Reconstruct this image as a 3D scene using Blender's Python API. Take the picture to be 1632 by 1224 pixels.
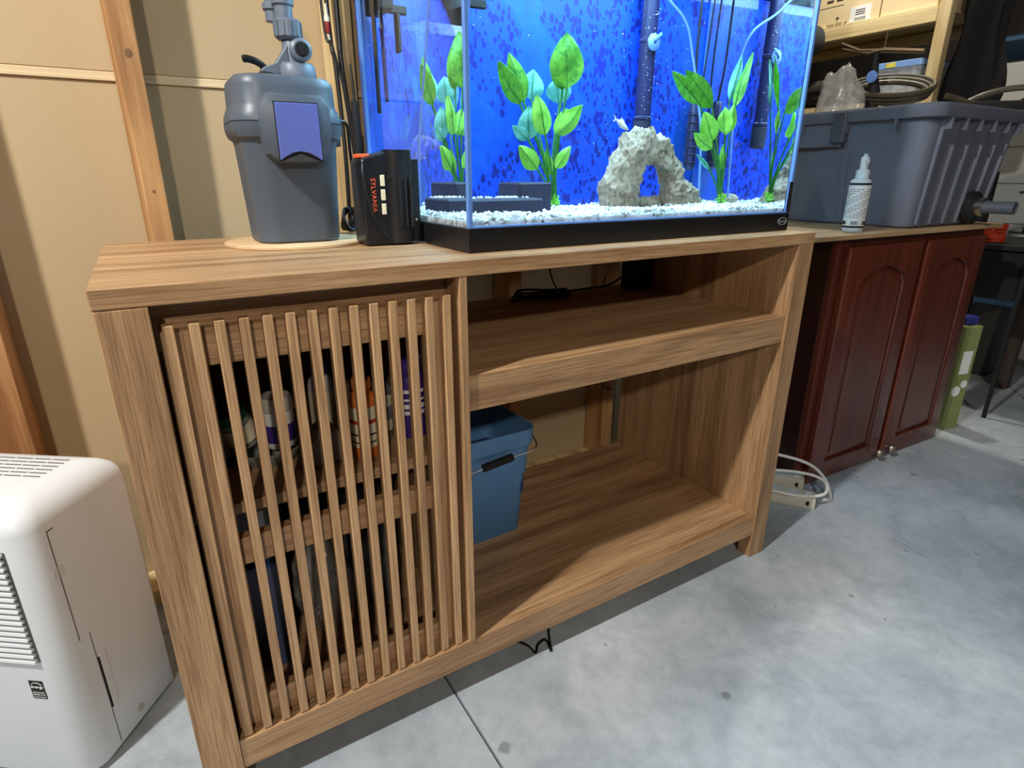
import bpy, bmesh, math, random
from mathutils import Vector, Matrix
random.seed(7)
PI = math.pi
for o in list(bpy.data.objects): bpy.data.objects.remove(o, do_unlink=True)
SC = bpy.context.scene
COL = SC.collection

# ------------------------------------------------------------------ camera
cam_d = bpy.data.cameras.new('camera'); cam = bpy.data.objects.new('camera', cam_d); COL.objects.link(cam)
cam.location = (0.05876, -0.73781, 0.88962)
cam.rotation_euler = (1.22856, -0.000536, -0.549157)
cam_d.sensor_width = 36.0; cam_d.lens = 36.0*937.316/1632
cam_d.clip_start = 0.02; cam_d.clip_end = 60
SC.camera = cam

# ------------------------------------------------------------------ world, lamps, exposure
world = bpy.data.worlds.new('world'); SC.world = world; world.use_nodes = True
world.node_tree.nodes['Background'].inputs[0].default_value = (0.6, 0.68, 0.8, 1)
world.node_tree.nodes['Background'].inputs[1].default_value = 0.03
def area(name, loc, target, sx, sy, power, color):
    l = bpy.data.lights.new(name, 'AREA'); l.shape = 'RECTANGLE'; l.size = sx; l.size_y = sy
    l.energy = power; l.color = color
    o = bpy.data.objects.new(name, l); COL.objects.link(o); o.location = loc
    o.rotation_euler = (Vector(target)-Vector(loc)).to_track_quat('-Z', 'Y').to_euler()
    return o
area('near_ceiling_lamp', (-0.88, -0.38, 2.30), (0.3, -0.1, 0), 0.08, 0.12, 56, (1.0, 0.985, 0.95))
area('far_ceiling_lamp', (-0.80, -3.0, 2.30), (0.4, 0.0, 0.5), 0.12, 0.12, 42, (1.0, 0.91, 0.79))
area('side_fill_light', (2.2, -1.9, 2.32), (1.9, -1.0, 0), 0.5, 0.12, 4, (0.80, 0.90, 1.0))  # added cool fill over the floor at the right, not a known lamp
area('shelf_ceiling_lamp', (2.52, 0.82, 2.33), (2.60, 0.50, 0.0), 0.12, 0.12, 18, (1.0, 0.95, 0.82))
area('aquarium_lamp', (0.85, 0.27, 1.318), (0.85, 0.27, 0), 0.62, 0.26, 11, (0.40, 0.76, 1.0))
SC.view_settings.view_transform = 'Standard'; SC.view_settings.look = 'None'
SC.view_settings.gamma = 1.0; SC.view_settings.use_curve_mapping = False
SC.view_settings.exposure = 0.0

# ------------------------------------------------------------------ materials
MATS = {}
def srgb(r, g, b):
    f = lambda c: (c/255/12.92) if c/255 <= 0.04045 else ((c/255+0.055)/1.055)**2.4
    return (f(r), f(g), f(b), 1)
def base(name):
    m = bpy.data.materials.new(name); m.use_nodes = True
    nt = m.node_tree; nt.nodes.clear()
    out = nt.nodes.new('ShaderNodeOutputMaterial'); b = nt.nodes.new('ShaderNodeBsdfPrincipled')
    nt.links.new(b.outputs[0], out.inputs[0]); MATS[name] = m
    return m, nt, b, out
def coords(nt, scale, obj_random=False):
    tc = nt.nodes.new('ShaderNodeTexCoord'); mp = nt.nodes.new('ShaderNodeMapping')
    mp.inputs['Scale'].default_value = scale
    if obj_random:
        oi = nt.nodes.new('ShaderNodeObjectInfo'); mu = nt.nodes.new('ShaderNodeVectorMath'); mu.operation = 'SCALE'
        mu.inputs[0].default_value = (7.3, 5.1, 9.7); nt.links.new(oi.outputs['Random'], mu.inputs['Scale'])
        ad = nt.nodes.new('ShaderNodeVectorMath'); ad.operation = 'ADD'
        nt.links.new(tc.outputs['Object'], ad.inputs[0]); nt.links.new(mu.outputs[0], ad.inputs[1])
        nt.links.new(ad.outputs[0], mp.inputs['Vector'])
    else:
        nt.links.new(tc.outputs['Object'], mp.inputs['Vector'])
    return mp
def noise(nt, mp, scale=1.0, detail=4, rough=0.6, dist=0.0):
    n = nt.nodes.new('ShaderNodeTexNoise'); n.inputs['Scale'].default_value = scale
    n.inputs['Detail'].default_value = detail; n.inputs['Roughness'].default_value = rough
    n.inputs['Distortion'].default_value = dist
    nt.links.new(mp.outputs[0], n.inputs['Vector']); return n
def ramp(nt, src, stops):
    r = nt.nodes.new('ShaderNodeValToRGB'); nt.links.new(src, r.inputs[0])
    e = r.color_ramp.elements
    e[0].position, e[0].color = stops[0][0], stops[0][1]; e[1].position, e[1].color = stops[-1][0], stops[-1][1]
    for p, c in stops[1:-1]:
        x = e.new(p); x.color = c
    return r
def mixc(nt, fac, a, b, mode='MIX'):
    m = nt.nodes.new('ShaderNodeMix'); m.data_type = 'RGBA'; m.blend_type = mode
    for s, v in ((m.inputs['Factor'], fac), (m.inputs[6], a), (m.inputs[7], b)):
        if hasattr(v, 'is_output') or hasattr(v, 'links'): nt.links.new(v, s)
        else: s.default_value = v
    return m.outputs[2]
def bump(nt, b, h, strength, dist=0.002):
    bp = nt.nodes.new('ShaderNodeBump'); bp.inputs['Strength'].default_value = strength; bp.inputs['Distance'].default_value = dist
    nt.links.new(h, bp.inputs['Height']); nt.links.new(bp.outputs[0], b.inputs['Normal'])
def plain(name, col, rough=0.5, metal=0.0, var=0.08, scale=8.0, bmp=0.0, spec=0.5, coat=0.0):
    m, nt, b, out = base(name)
    c = srgb(*col); n = noise(nt, coords(nt, (1, 1, 1)), scale, 5, 0.6)
    lo = tuple(x*(1-var) for x in c[:3])+(1,); hi = tuple(min(1, x*(1+var)) for x in c[:3])+(1,)
    r = ramp(nt, n.outputs['Fac'], [(0.3, lo), (0.7, hi)]); nt.links.new(r.outputs[0], b.inputs['Base Color'])
    b.inputs['Roughness'].default_value = rough; b.inputs['Metallic'].default_value = metal
    b.inputs['Specular IOR Level'].default_value = spec; b.inputs['Coat Weight'].default_value = coat
    if bmp: bump(nt, b, n.outputs['Fac'], bmp)
    return m
def wood(name, axis, light, mid, dark, fine=1.0, rough=0.5, streak=0.75):
    m, nt, b, out = base(name)
    def sc(along, across):
        s = [across]*3; s['XYZ'.index(axis)] = along; return tuple(s)
    n1 = noise(nt, coords(nt, sc(1.6, 26*fine), True), 1.0, 3, 0.55, 0.35)
    n2 = noise(nt, coords(nt, sc(9, 420*fine), True), 1.0, 3, 0.7)
    n3 = noise(nt, coords(nt, sc(0.9, 7), True), 1.0, 2, 0.5, 0.8)
    r1 = ramp(nt, n1.outputs['Fac'], [(0.30, srgb(*dark)), (0.48, srgb(*mid)), (0.72, srgb(*light))])
    r3 = ramp(nt, n3.outputs['Fac'], [(0.35, (0.88, 0.86, 0.84, 1)), (0.65, (1.05, 1.04, 1.02, 1))])
    c = mixc(nt, 0.55, r1.outputs[0], r3.outputs[0], 'MULTIPLY')
    r2 = ramp(nt, n2.outputs['Fac'], [(0.38, (0.52, 0.46, 0.40, 1)), (0.56, (1.06, 1.06, 1.06, 1))])
    c = mixc(nt, streak, c, r2.outputs[0], 'MULTIPLY')
    nt.links.new(c, b.inputs['Base Color']); b.inputs['Roughness'].default_value = rough
    bump(nt, b, n2.outputs['Fac'], 0.15, 0.001)
    return m
L_, M_, D_ = (202, 165, 123), (182, 144, 104), (148, 113, 78)
wood_x = wood('oak_laminate_x', 'X', L_, M_, D_, rough=0.42); wood_z = wood('oak_laminate_z', 'Z', L_, M_, D_)
wood_y = wood('oak_laminate_y', 'Y', L_, M_, D_)
wood_slat = wood('oak_slat', 'Z', (210, 172, 130), (194, 155, 113), (160, 124, 87), 1.3)
lumber = wood('pine_lumber', 'Z', (212, 166, 114), (194, 146, 94), (142, 94, 52), 0.9, 0.7, 0.3)
lumber_y = wood('pine_lumber_y', 'Y', (238, 220, 172), (228, 206, 152), (190, 160, 110), 0.8, 0.7, 0.2)
lumber_pale = wood('pine_lumber_pale', 'Z', (228, 208, 162), (214, 190, 140), (176, 146, 100), 0.8, 0.7, 0.2)
dark_wood = wood('dark_table_wood', 'Z', (74, 62, 52), (60, 48, 40), (38, 30, 26), 1, 0.5, 0.3)

def cherry():
    m, nt, b, out = base('cherry_lacquer')
    n = noise(nt, coords(nt, (30, 30, 2)), 1, 4, 0.6, 0.3)
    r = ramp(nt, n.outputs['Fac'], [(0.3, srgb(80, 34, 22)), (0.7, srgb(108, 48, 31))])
    nt.links.new(r.outputs[0], b.inputs['Base Color']); b.inputs['Roughness'].default_value = 0.32
    b.inputs['Coat Weight'].default_value = 0.25; b.inputs['Coat Roughness'].default_value = 0.2
    return m
cherry_m = cherry()

def concrete():
    m, nt, b, out = base('concrete')
    n1 = noise(nt, coords(nt, (1, 1, 1)), 2.2, 6, 0.65, 0.4)
    n2 = noise(nt, coords(nt, (1, 1, 1)), 38, 5, 0.7)
    n4 = noise(nt, coords(nt, (1, 1, 1)), 7.0, 5, 0.6, 1.0)
    r1 = ramp(nt, n1.outputs['Fac'], [(0.30, srgb(146, 154, 160)), (0.5, srgb(176, 184, 190)), (0.72, srgb(202, 208, 210))])
    r2 = ramp(nt, n2.outputs['Fac'], [(0.3, (0.82, 0.82, 0.83, 1)), (0.6, (1.03, 1.03, 1.03, 1))])
    c = mixc(nt, 0.7, r1.outputs[0], r2.outputs[0], 'MULTIPLY')
    r4 = ramp(nt, n4.outputs['Fac'], [(0.38, (0.76, 0.77, 0.80, 1)), (0.56, (1.02, 1.02, 1.02, 1))])
    c = mixc(nt, 0.6, c, r4.outputs[0], 'MULTIPLY')
    # stray dark spots
    v = nt.nodes.new('ShaderNodeTexVoronoi'); v.inputs['Scale'].default_value = 7.0; v.voronoi_dimensions = '2D'
    mp = coords(nt, (1, 1, 0.001)); nt.links.new(mp.outputs[0], v.inputs['Vector'])
    wn = nt.nodes.new('ShaderNodeSeparateColor'); nt.links.new(v.outputs['Color'], wn.inputs[0])
    sz = nt.nodes.new('ShaderNodeMath'); sz.operation = 'MULTIPLY_ADD'; sz.inputs[1].default_value = 2.2; sz.inputs[2].default_value = 0.7
    nt.links.new(wn.outputs[1], sz.inputs[0])
    ds = nt.nodes.new('ShaderNodeMath'); ds.operation = 'MULTIPLY'; nt.links.new(v.outputs['Distance'], ds.inputs[0]); nt.links.new(sz.outputs[0], ds.inputs[1])
    wb_ = nt.nodes.new('ShaderNodeMath'); wb_.operation = 'MULTIPLY_ADD'; wb_.inputs[1].default_value = 0.16; nt.links.new(n2.outputs['Fac'], wb_.inputs[0]); nt.links.new(ds.outputs[0], wb_.inputs[2])
    rv = ramp(nt, wb_.outputs[0], [(0.135, (1, 1, 1, 1)), (0.17, (0, 0, 0, 1))])
    gt = nt.nodes.new('ShaderNodeMath'); gt.operation = 'GREATER_THAN'; gt.inputs[1].default_value = 0.66
    nt.links.new(wn.outputs[0], gt.inputs[0])
    mu = nt.nodes.new('ShaderNodeMath'); mu.operation = 'MULTIPLY'
    nt.links.new(rv.outputs[0], mu.inputs[0]); nt.links.new(gt.outputs[0], mu.inputs[1])
    m2 = nt.nodes.new('ShaderNodeMath'); m2.operation = 'MULTIPLY'; m2.inputs[1].default_value = 0.5
    nt.links.new(mu.outputs[0], m2.inputs[0])
    c = mixc(nt, m2.outputs[0], c, srgb(82, 84, 86))
    nt.links.new(c, b.inputs['Base Color']); b.inputs['Roughness'].default_value = 0.55
    bump(nt, b, n2.outputs['Fac'], 0.12, 0.002)
    return m
concrete_m = concrete()
joint_m = plain('joint_dark', (52, 54, 56), 0.9)
board_m = plain('tan_wall_board', (184, 161, 124), 0.75, var=0.05, scale=1.6)
seam_m = plain('seam_tape', (210, 188, 150), 0.7, var=0.03)
dark_wall_m = plain('dark_wall', (62, 58, 54), 0.9)
ceil_m = plain('ceiling_wood', (74, 60, 46), 0.9, var=0.2)
black_plastic = plain('black_plastic', (20, 21, 24), 0.38, var=0.1)
soft_black = plain('matte_black', (16, 16, 18), 0.75, var=0.2)
cable_black = plain('black_cable', (14, 14, 16), 0.5)
grey_filter = plain('filter_grey', (78, 88, 100), 0.42, var=0.03)
grey_filter2 = plain('filter_fitting', (98, 108, 122), 0.45, var=0.05)
violet = plain('violet_latch', (92, 106, 178), 0.4, var=0.03)
slit_m = plain('dark_slit', (12, 13, 16), 0.8)
white_plastic = plain('white_plastic', (214, 219, 222), 0.42, var=0.02)
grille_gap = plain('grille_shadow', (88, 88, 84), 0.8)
blue_tub = plain('blue_bin', (84, 130, 176), 0.45, var=0.05)
navy = plain('navy_lid', (30, 58, 110), 0.5)
gray_tub = plain('grey_tote', (96, 100, 112), 0.45, var=0.05)
metal = plain('chrome', (215, 215, 215), 0.22, 1.0, var=0.02)
brass = plain('nickel', (190, 180, 160), 0.3, 1.0)
ivory = plain('ivory_plastic', (214, 210, 190), 0.5, var=0.03)
white_cable = plain('white_cable', (235, 232, 226), 0.45, var=0.02)
orange = plain('orange_print', (240, 96, 48), 0.6, var=0.02)
label_white = plain('label_white', (235, 235, 232), 0.6, var=0.02)
label_grey = plain('label_grey_print', (120, 120, 124), 0.7, var=0.2, scale=60)
cardboard = plain('cardboard', (226, 204, 160), 0.8, var=0.04)
ink = plain('ink', (60, 52, 44), 0.8)
green_card = plain('green_card', (132, 144, 86), 0.7, var=0.1)
purple = plain('purple_bottle', (66, 42, 122), 0.35)
amber = plain('orange_bottle', (224, 120, 40), 0.35)
cream = plain('cream_label', (236, 224, 190), 0.6)
green_lid = plain('green_lid', (30, 96, 62), 0.5)
appliance = plain('appliance_white', (206, 206, 198), 0.4, var=0.03)
cloth_m = plain('black_cloth', (22, 19, 18), 0.95, var=0.4, scale=18, bmp=0.4)
hose_m = plain('olive_hose', (74, 68, 54), 0.35, var=0.2)
orange_cord = plain('orange_cord', (210, 66, 34), 0.5)
brown_item = plain('brown_box', (120, 84, 54), 0.8)
slate_m = plain('dark_slate', (36, 34, 58), 0.7, var=0.3, scale=60)
silver_m = plain('silver_print', (190, 195, 200), 0.35, 0.6)
cork_m = wood('pale_plywood', 'X', (222, 196, 156), (206, 176, 134), (176, 142, 104), 1, 0.7, 0.2)
bluelid_m = plain('pale_blue_lid', (128, 168, 226), 0.4)
fishm = plain('fish_pale', (200, 190, 176), 0.5, var=0.25, scale=80)
tube_m = plain('airline_tube', (104, 134, 196), 0.3)
cup_m = plain('suction_cup', (110, 144, 214), 0.3)
tubepipe_m = plain('intake_pipe', (34, 34, 78), 0.4)
tank_light_m = plain('white_sock', (228, 224, 214), 0.9)
pvc_m = plain('grey_pvc', (86, 90, 98), 0.4)

def rockmat():
    m, nt, b, out = base('lace_rock')
    n1 = noise(nt, coords(nt, (1, 1, 1)), 22, 6, 0.7, 0.5)
    v = nt.nodes.new('ShaderNodeTexVoronoi'); v.inputs['Scale'].default_value = 90
    mp = coords(nt, (1, 1, 1)); nt.links.new(mp.outputs[0], v.inputs['Vector'])
    r1 = ramp(nt, n1.outputs['Fac'], [(0.3, srgb(112, 92, 74)), (0.5, srgb(156, 138, 116)), (0.7, srgb(186, 172, 150))])
    rv = ramp(nt, v.outputs['Distance'], [(0.14, (0.30, 0.27, 0.25, 1)), (0.40, (1, 1, 1, 1))])
    c = mixc(nt, 0.65, r1.outputs[0], rv.outputs[0], 'MULTIPLY')
    nt.links.new(c, b.inputs['Base Color']); b.inputs['Roughness'].default_value = 0.95
    bump(nt, b, v.outputs['Distance'], 0.8, 0.004)
    return m
rock_m = rockmat()
def gravelmat():
    m, nt, b, out = base('pale_gravel')
    tc = nt.nodes.new('ShaderNodeTexCoord'); v = nt.nodes.new('ShaderNodeTexVoronoi'); v.inputs['Scale'].default_value = 120
    nt.links.new(tc.outputs['Object'], v.inputs['Vector'])
    sp = nt.nodes.new('ShaderNodeSeparateColor'); nt.links.new(v.outputs['Color'], sp.inputs[0])
    r = ramp(nt, sp.outputs[0], [(0.0, srgb(120, 112, 100)), (0.18, srgb(200, 200, 196)), (0.6, srgb(232, 234, 232)), (1.0, srgb(250, 250, 248))])
    nt.links.new(r.outputs[0], b.inputs['Base Color']); b.inputs['Roughness'].default_value = 0.7
    return m
gravel_m = gravelmat()
def leafmat(name, c1, c2):
    m, nt, b, out = base(name)
    n = noise(nt, coords(nt, (1, 1, 1)), 60, 4, 0.6, 1.0)
    r = ramp(nt, n.outputs['Fac'], [(0.35, srgb(*c1)), (0.65, srgb(*c2))])
    nt.links.new(r.outputs[0], b.inputs['Base Color']); b.inputs['Roughness'].default_value = 0.4
    tr = nt.nodes.new('ShaderNodeBsdfTranslucent'); nt.links.new(r.outputs[0], tr.inputs[0])
    mx = nt.nodes.new('ShaderNodeMixShader'); mx.inputs[0].default_value = 0.5
    nt.links.new(b.outputs[0], mx.inputs[1]); nt.links.new(tr.outputs[0], mx.inputs[2]); nt.links.new(mx.outputs[0], out.inputs[0])
    bump(nt, b, n.outputs['Fac'], 0.3, 0.001)
    return m
leaf_a = leafmat('leaf_green', (84, 164, 62), (146, 212, 84))
leaf_b = leafmat('leaf_bright', (140, 214, 84), (184, 238, 110))
leaf_c = leafmat('leaf_teal', (110, 196, 180), (150, 222, 204))
vein_m = leafmat('stem_green', (50, 130, 60), (80, 160, 76))
def backdrop():
    m, nt, b, out = base('blue_backing_sheet')
    mp = coords(nt, (1, 1, 0.62)); mr = coords(nt, (1, 1, 1))
    n = noise(nt, mr, 3.6, 3, 0.5, 0.5)
    nd = noise(nt, mp, 30, 2, 0.5)
    def spots(scale, lo, hi):
        v = nt.nodes.new('ShaderNodeTexVoronoi'); v.inputs['Scale'].default_value = scale
        nt.links.new(mp.outputs[0], v.inputs['Vector'])
        ad = nt.nodes.new('ShaderNodeMath'); ad.operation = 'MULTIPLY_ADD'; ad.inputs[1].default_value = 0.5; ad.inputs[2].default_value = -0.25
        nt.links.new(nd.outputs['Fac'], ad.inputs[0])
        a2 = nt.nodes.new('ShaderNodeMath'); nt.links.new(v.outputs['Distance'], a2.inputs[0]); nt.links.new(ad.outputs[0], a2.inputs[1])
        return ramp(nt, a2.outputs[0], [(lo, (1, 1, 1, 1)), (hi, (0, 0, 0, 1))])
    a, a2 = spots(105, 0.35, 0.40), spots(54, 0.27, 0.31)
    zone = ramp(nt, n.outputs['Fac'], [(0.43, (0, 0, 0, 1)), (0.46, (1, 1, 1, 1))])
    s = mixc(nt, 1.0, a.outputs[0], a2.outputs[0], 'ADD')
    s = mixc(nt, 1.0, s, zone.outputs[0], 'MULTIPLY')
    n5 = noise(nt, coords(nt, (1, 1, 0.25)), 9, 4, 0.6, 1.5)
    r5 = ramp(nt, n5.outputs['Fac'], [(0.38, (0.0, 0.075, 0.50, 1)), (0.46, (0.0, 0.10, 0.80, 1))])
    z2 = ramp(nt, n.outputs['Fac'], [(0.43, (0, 0, 0, 1)), (0.47, (1, 1, 1, 1))])
    c = mixc(nt, z2.outputs[0], r5.outputs[0], (0.0, 0.07, 1.0, 1))
    c = mixc(nt, s, c, (0.002, 0.012, 0.30, 1))
    nt.links.new(c, b.inputs['Base Color']); b.inputs['Roughness'].default_value = 0.5
    return m
backdrop_m = backdrop()
def pane():
    m, nt, b, out = base('tank_glass')
    t = nt.nodes.new('ShaderNodeBsdfTransparent'); t.inputs[0].default_value = (0.985, 0.99, 1, 1)
    g = nt.nodes.new('ShaderNodeBsdfGlossy'); g.inputs['Roughness'].default_value = 0.02
    mx = nt.nodes.new('ShaderNodeMixShader'); mx.inputs[0].default_value = 0.02
    n = noise(nt, coords(nt, (1, 1, 1)), 9, 3, 0.5); r = ramp(nt, n.outputs['Fac'], [(0.3, (0.004,)*3+(1,)), (0.8, (0.010,)*3+(1,))])
    nt.links.new(r.outputs[0], mx.inputs[0])
    nt.links.new(t.outputs[0], mx.inputs[1]); nt.links.new(g.outputs[0], mx.inputs[2]); nt.links.new(mx.outputs[0], out.inputs[0])
    return m
pane_m = pane()
def watermat():
    m, nt, b, out = base('aquarium_water')
    g = nt.nodes.new('ShaderNodeBsdfGlass'); g.inputs['IOR'].default_value = 1.33; g.inputs['Roughness'].default_value = 0.0
    g.inputs['Color'].default_value = (0.97, 0.99, 1, 1)
    nt.links.new(g.outputs[0], out.inputs[0]); return m
water_m = watermat()
def clearmat(name, col, fac, rough=0.15):
    m, nt, b, out = base(name)
    b.inputs['Base Color'].default_value = srgb(*col); b.inputs['Roughness'].default_value = rough
    t = nt.nodes.new('ShaderNodeBsdfTransparent')
    n = noise(nt, coords(nt, (1, 1, 1)), 14, 4, 0.6, 1.2)
    r = ramp(nt, n.outputs['Fac'], [(0.35, (fac*0.6,)*3+(1,)), (0.65, (min(1, fac*1.4),)*3+(1,))])
    mx = nt.nodes.new('ShaderNodeMixShader'); nt.links.new(r.outputs[0], mx.inputs[0])
    nt.links.new(t.outputs[0], mx.inputs[1]); nt.links.new(b.outputs[0], mx.inputs[2]); nt.links.new(mx.outputs[0], out.inputs[0])
    bump(nt, b, n.outputs['Fac'], 0.8, 0.01)
    return m
bag_m = clearmat('clear_bag', (180, 176, 168), 0.5)
frost_m = clearmat('frosted_plastic', (196, 206, 216), 0.7, 0.4)
glass_jar_m = clearmat('jar_glass', (200, 214, 206), 0.45, 0.1)
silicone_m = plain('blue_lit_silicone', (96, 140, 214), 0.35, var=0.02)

# ------------------------------------------------------------------ mesh helpers
class MB:
    def __init__(s): s.bm = bmesh.new()
    def box(s, x0, x1, y0, y1, z0, z1, bev=0.0, seg=1, M=None):
        t = bmesh.new(); bmesh.ops.create_cube(t, size=1)
        for v in t.verts: v.co = Vector(((x0+x1)/2+v.co.x*(x1-x0), (y0+y1)/2+v.co.y*(y1-y0), (z0+z1)/2+v.co.z*(z1-z0)))
        if bev: bmesh.ops.bevel(t, geom=list(t.edges), offset=bev, segments=seg, affect='EDGES', profile=0.6)
        return s._merge(t, M)
    def _merge(s, t, M=None):
        if M is not None: bmesh.ops.transform(t, matrix=M, verts=t.verts)
        me = bpy.data.meshes.new('tmp'); t.to_mesh(me); t.free(); s.bm.from_mesh(me); bpy.data.meshes.remove(me); return s
    def loft(s, rings, cap0=True, cap1=True, closed=True, M=None):
        t = bmesh.new(); vs = [[t.verts.new(p) for p in r] for r in rings]; n = len(rings[0])
        for a, b in zip(vs, vs[1:]):
            for i in range(n if closed else n-1):
                t.faces.new((a[i], a[(i+1) % n], b[(i+1) % n], b[i]))
        if cap0: t.faces.new(vs[0][::-1])
        if cap1: t.faces.new(vs[-1])
        bmesh.ops.recalc_face_normals(t, faces=t.faces) if (cap0 and cap1) else None
        return s._merge(t, M)
    def tube(s, pts, r, n=8, caps=True):
        pts = [Vector(p) for p in pts]; rings = []; up = Vector((0, 0, 1))
        rr = r if isinstance(r, (list, tuple)) else [r]*len(pts)
        pu = None
        for i, p in enumerate(pts):
            d = (pts[min(i+1, len(pts)-1)]-pts[max(i-1, 0)])
            if d.length < 1e-9: d = Vector((0, 0, 1))
            d.normalize()
            if pu is None:
                a = up if abs(d.dot(up)) < 0.9 else Vector((1, 0, 0)); u = d.cross(a).normalized()
            else: u = (pu-d*pu.dot(d)).normalized()
            pu = u; w = d.cross(u)
            rings.append([p+(u*math.cos(2*PI*k/n)+w*math.sin(2*PI*k/n))*rr[i] for k in range(n)])
        return s.loft(rings, caps, caps)
    def lathe(s, prof, c=(0, 0, 0), n=24, axis='Z', caps=True):
        rings = []
        for r, h in prof:
            ring = []
            for k in range(n):
                a = 2*PI*k/n; x, y = r*math.cos(a), r*math.sin(a)
                p = {'Z': (x, y, h), 'X': (h, x, y), 'Y': (y, h, x)}[axis]
                ring.append(Vector(p)+Vector(c))
            rings.append(ring)
        return s.loft(rings, caps, caps)
    def prism(s, poly, a0, a1, axis='Y', bev=0.0):
        f = {'Y': lambda u, v, a: (u, a, v), 'X': lambda u, v, a: (a, u, v), 'Z': lambda u, v, a: (u, v, a)}[axis]
        t = bmesh.new(); A = [t.verts.new(f(u, v, a0)) for u, v in poly]; B = [t.verts.new(f(u, v, a1)) for u, v in poly]
        n = len(poly); t.faces.new(A); t.faces.new(B[::-1])
        for i in range(n): t.faces.new((A[i], B[i], B[(i+1) % n], A[(i+1) % n]))
        bmesh.ops.recalc_face_normals(t, faces=t.faces)
        if bev: bmesh.ops.bevel(t, geom=list(t.edges), offset=bev, segments=1, affect='EDGES')
        return s._merge(t)
def rrect(cx, cy, hx, hy, r, z, n=5):
    pts = []
    for qx, qy, a0 in ((1, 1, 0), (-1, 1, PI/2), (-1, -1, PI), (1, -1, 1.5*PI)):
        for k in range(n+1):
            a = a0+PI/2*k/n
            pts.append(Vector((cx+qx*(hx-r)+r*math.cos(a), cy+qy*(hy-r)+r*math.sin(a), z)))
    return pts
def spline(ctrl, n=10):
    P = [Vector(p) for p in ctrl]; P = [2*P[0]-P[1]]+P+[2*P[-1]-P[-2]]; out = []
    for i in range(1, len(P)-2):
        for k in range(n):
            t = k/n; a, b, c, d = P[i-1], P[i], P[i+1], P[i+2]
            out.append(0.5*((2*b)+(c-a)*t+(2*a-5*b+4*c-d)*t*t+(3*b-a-3*c+d)*t**3))
    out.append(P[-2]); return out

def finish(name, mb, mat, smooth=35):
    me = bpy.data.meshes.new(name); mb.bm.to_mesh(me); mb.bm.free()
    me.materials.append(mat)
    if smooth:
        for p in me.polygons: p.use_smooth = True
        me.set_sharp_from_angle(angle=math.radians(smooth))
    o = bpy.data.objects.new(name, me); COL.objects.link(o); return o
def part(name, mb, mat, parent, loc=None, label=None, stuff=False, smooth=35):
    o = finish(name, mb, mat, smooth); o.parent = parent
    if loc is not None: o.location = loc
    if label: o['label'] = label
    if stuff: o['kind'] = 'stuff'
    return o
def struct(name, mb, mat, smooth=0):
    o = finish(name, mb, mat, smooth); o['kind'] = 'structure'; return o
def tag(o, label, cat, group=None):
    o['label'] = label; o['category'] = cat
    if group: o['group'] = group
    return o
def thing(name, label, cat, loc=(0, 0, 0), rz=0, group=None):
    o = bpy.data.objects.new(name, None); o.empty_display_size = 0.05; COL.objects.link(o)
    o.location = loc; o.rotation_euler = (0, 0, rz); return tag(o, label, cat, group)
def solo(name, mb, mat, label, cat, loc=(0, 0, 0), rz=0, group=None, smooth=35):
    o = finish(name, mb, mat, smooth); o.location = loc; o.rotation_euler = (0, 0, rz); return tag(o, label, cat, group)
def text(name, body, size, depth, mat, parent, M, spacing=1.0, label=None):
    cu = bpy.data.curves.new(name, 'FONT'); cu.body = body; cu.size = size; cu.extrude = depth; cu.align_x = 'CENTER'; cu.align_y = 'CENTER'
    cu.space_character = spacing; cu.resolution_u = 2
    t = bpy.data.objects.new(name+'_tmp', cu); COL.objects.link(t)
    dg = bpy.context.evaluated_depsgraph_get(); me = bpy.data.meshes.new_from_object(t.evaluated_get(dg))
    bpy.data.objects.remove(t); bpy.data.curves.remove(cu)
    me.transform(M); me.materials.clear(); me.materials.append(mat); me.name = name
    o = bpy.data.objects.new(name, me); COL.objects.link(o); o.parent = parent
    if label: o['label'] = label
    return o

# ------------------------------------------------------------------ setting
fl = struct('floor', MB().box(-2.2, 4.6, -5, 2.6, -0.10, -0.012), joint_m)
xs = [-2.2, 0.400, 2.655, 4.6]; ys = [-5, -2.6, -0.2+1.35, 2.6]
ys = [-5, -2.9, 1.7, 2.6]
for i in range(3):
    for j in range(3):
        part('slab', MB().box(xs[i]+0.0022, xs[i+1]-0.0022, ys[j]+0.0022, ys[j+1]-0.0022, -0.011, 0, 0.001), concrete_m, fl, smooth=0)
ck_ = MB()
for P in ([(1.575, -0.135), (1.580, -0.165), (1.572, -0.195), (1.568, -0.235)], ):
    ck_.tube(spline([(a, b, -0.0001) for a, b in P], 6), 0.0005, 5)
part('hairline_crack', ck_, joint_m, fl)
WY = 0.65
wb = struct('wall_back', MB().box(-2.2, 1.95, WY+0.012, WY+0.03, 0, 2.4), board_m)
SZ = 1.055
xe = [-2.2, -1.128, 0.092, 1.312, 1.95]
for a, b in zip(xe, xe[1:]):
    part('wall_panel', MB().box(a+0.001, b-0.001, WY, WY+0.012, 0, SZ-0.008, 0.002), board_m, wb, smooth=0)
    part('wall_panel', MB().box(a+0.001, b-0.001, WY, WY+0.012, SZ+0.008, 2.4, 0.002), board_m, wb, smooth=0)
    part('seam_strip', MB().box(a+0.0005, b-0.0005, WY-0.002, WY+0.011, SZ-0.0078, SZ+0.0078, 0.001).box(a+0.001, b-0.001, WY-0.0045, WY-0.0018, SZ-0.0075, SZ-0.001, 0.001), seam_m, wb, smooth=0)
def stud(x0, w=0.040, rot=0.0, y0=0.56, m=lumber):
    mb = MB().box(-w/2, w/2, 0, WY-0.005-y0, 0.0, 2.4, 0.002)
    for v in mb.bm.verts: pass
    o = part('stud', mb, m, wb, loc=(x0+w/2, y0, 0), smooth=0); o.rotation_euler = (0, 0, rot); return o
stud(0.0735, 0.036, 0.09, y0=0.556)
stud(-0.253, 0.075)
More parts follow.
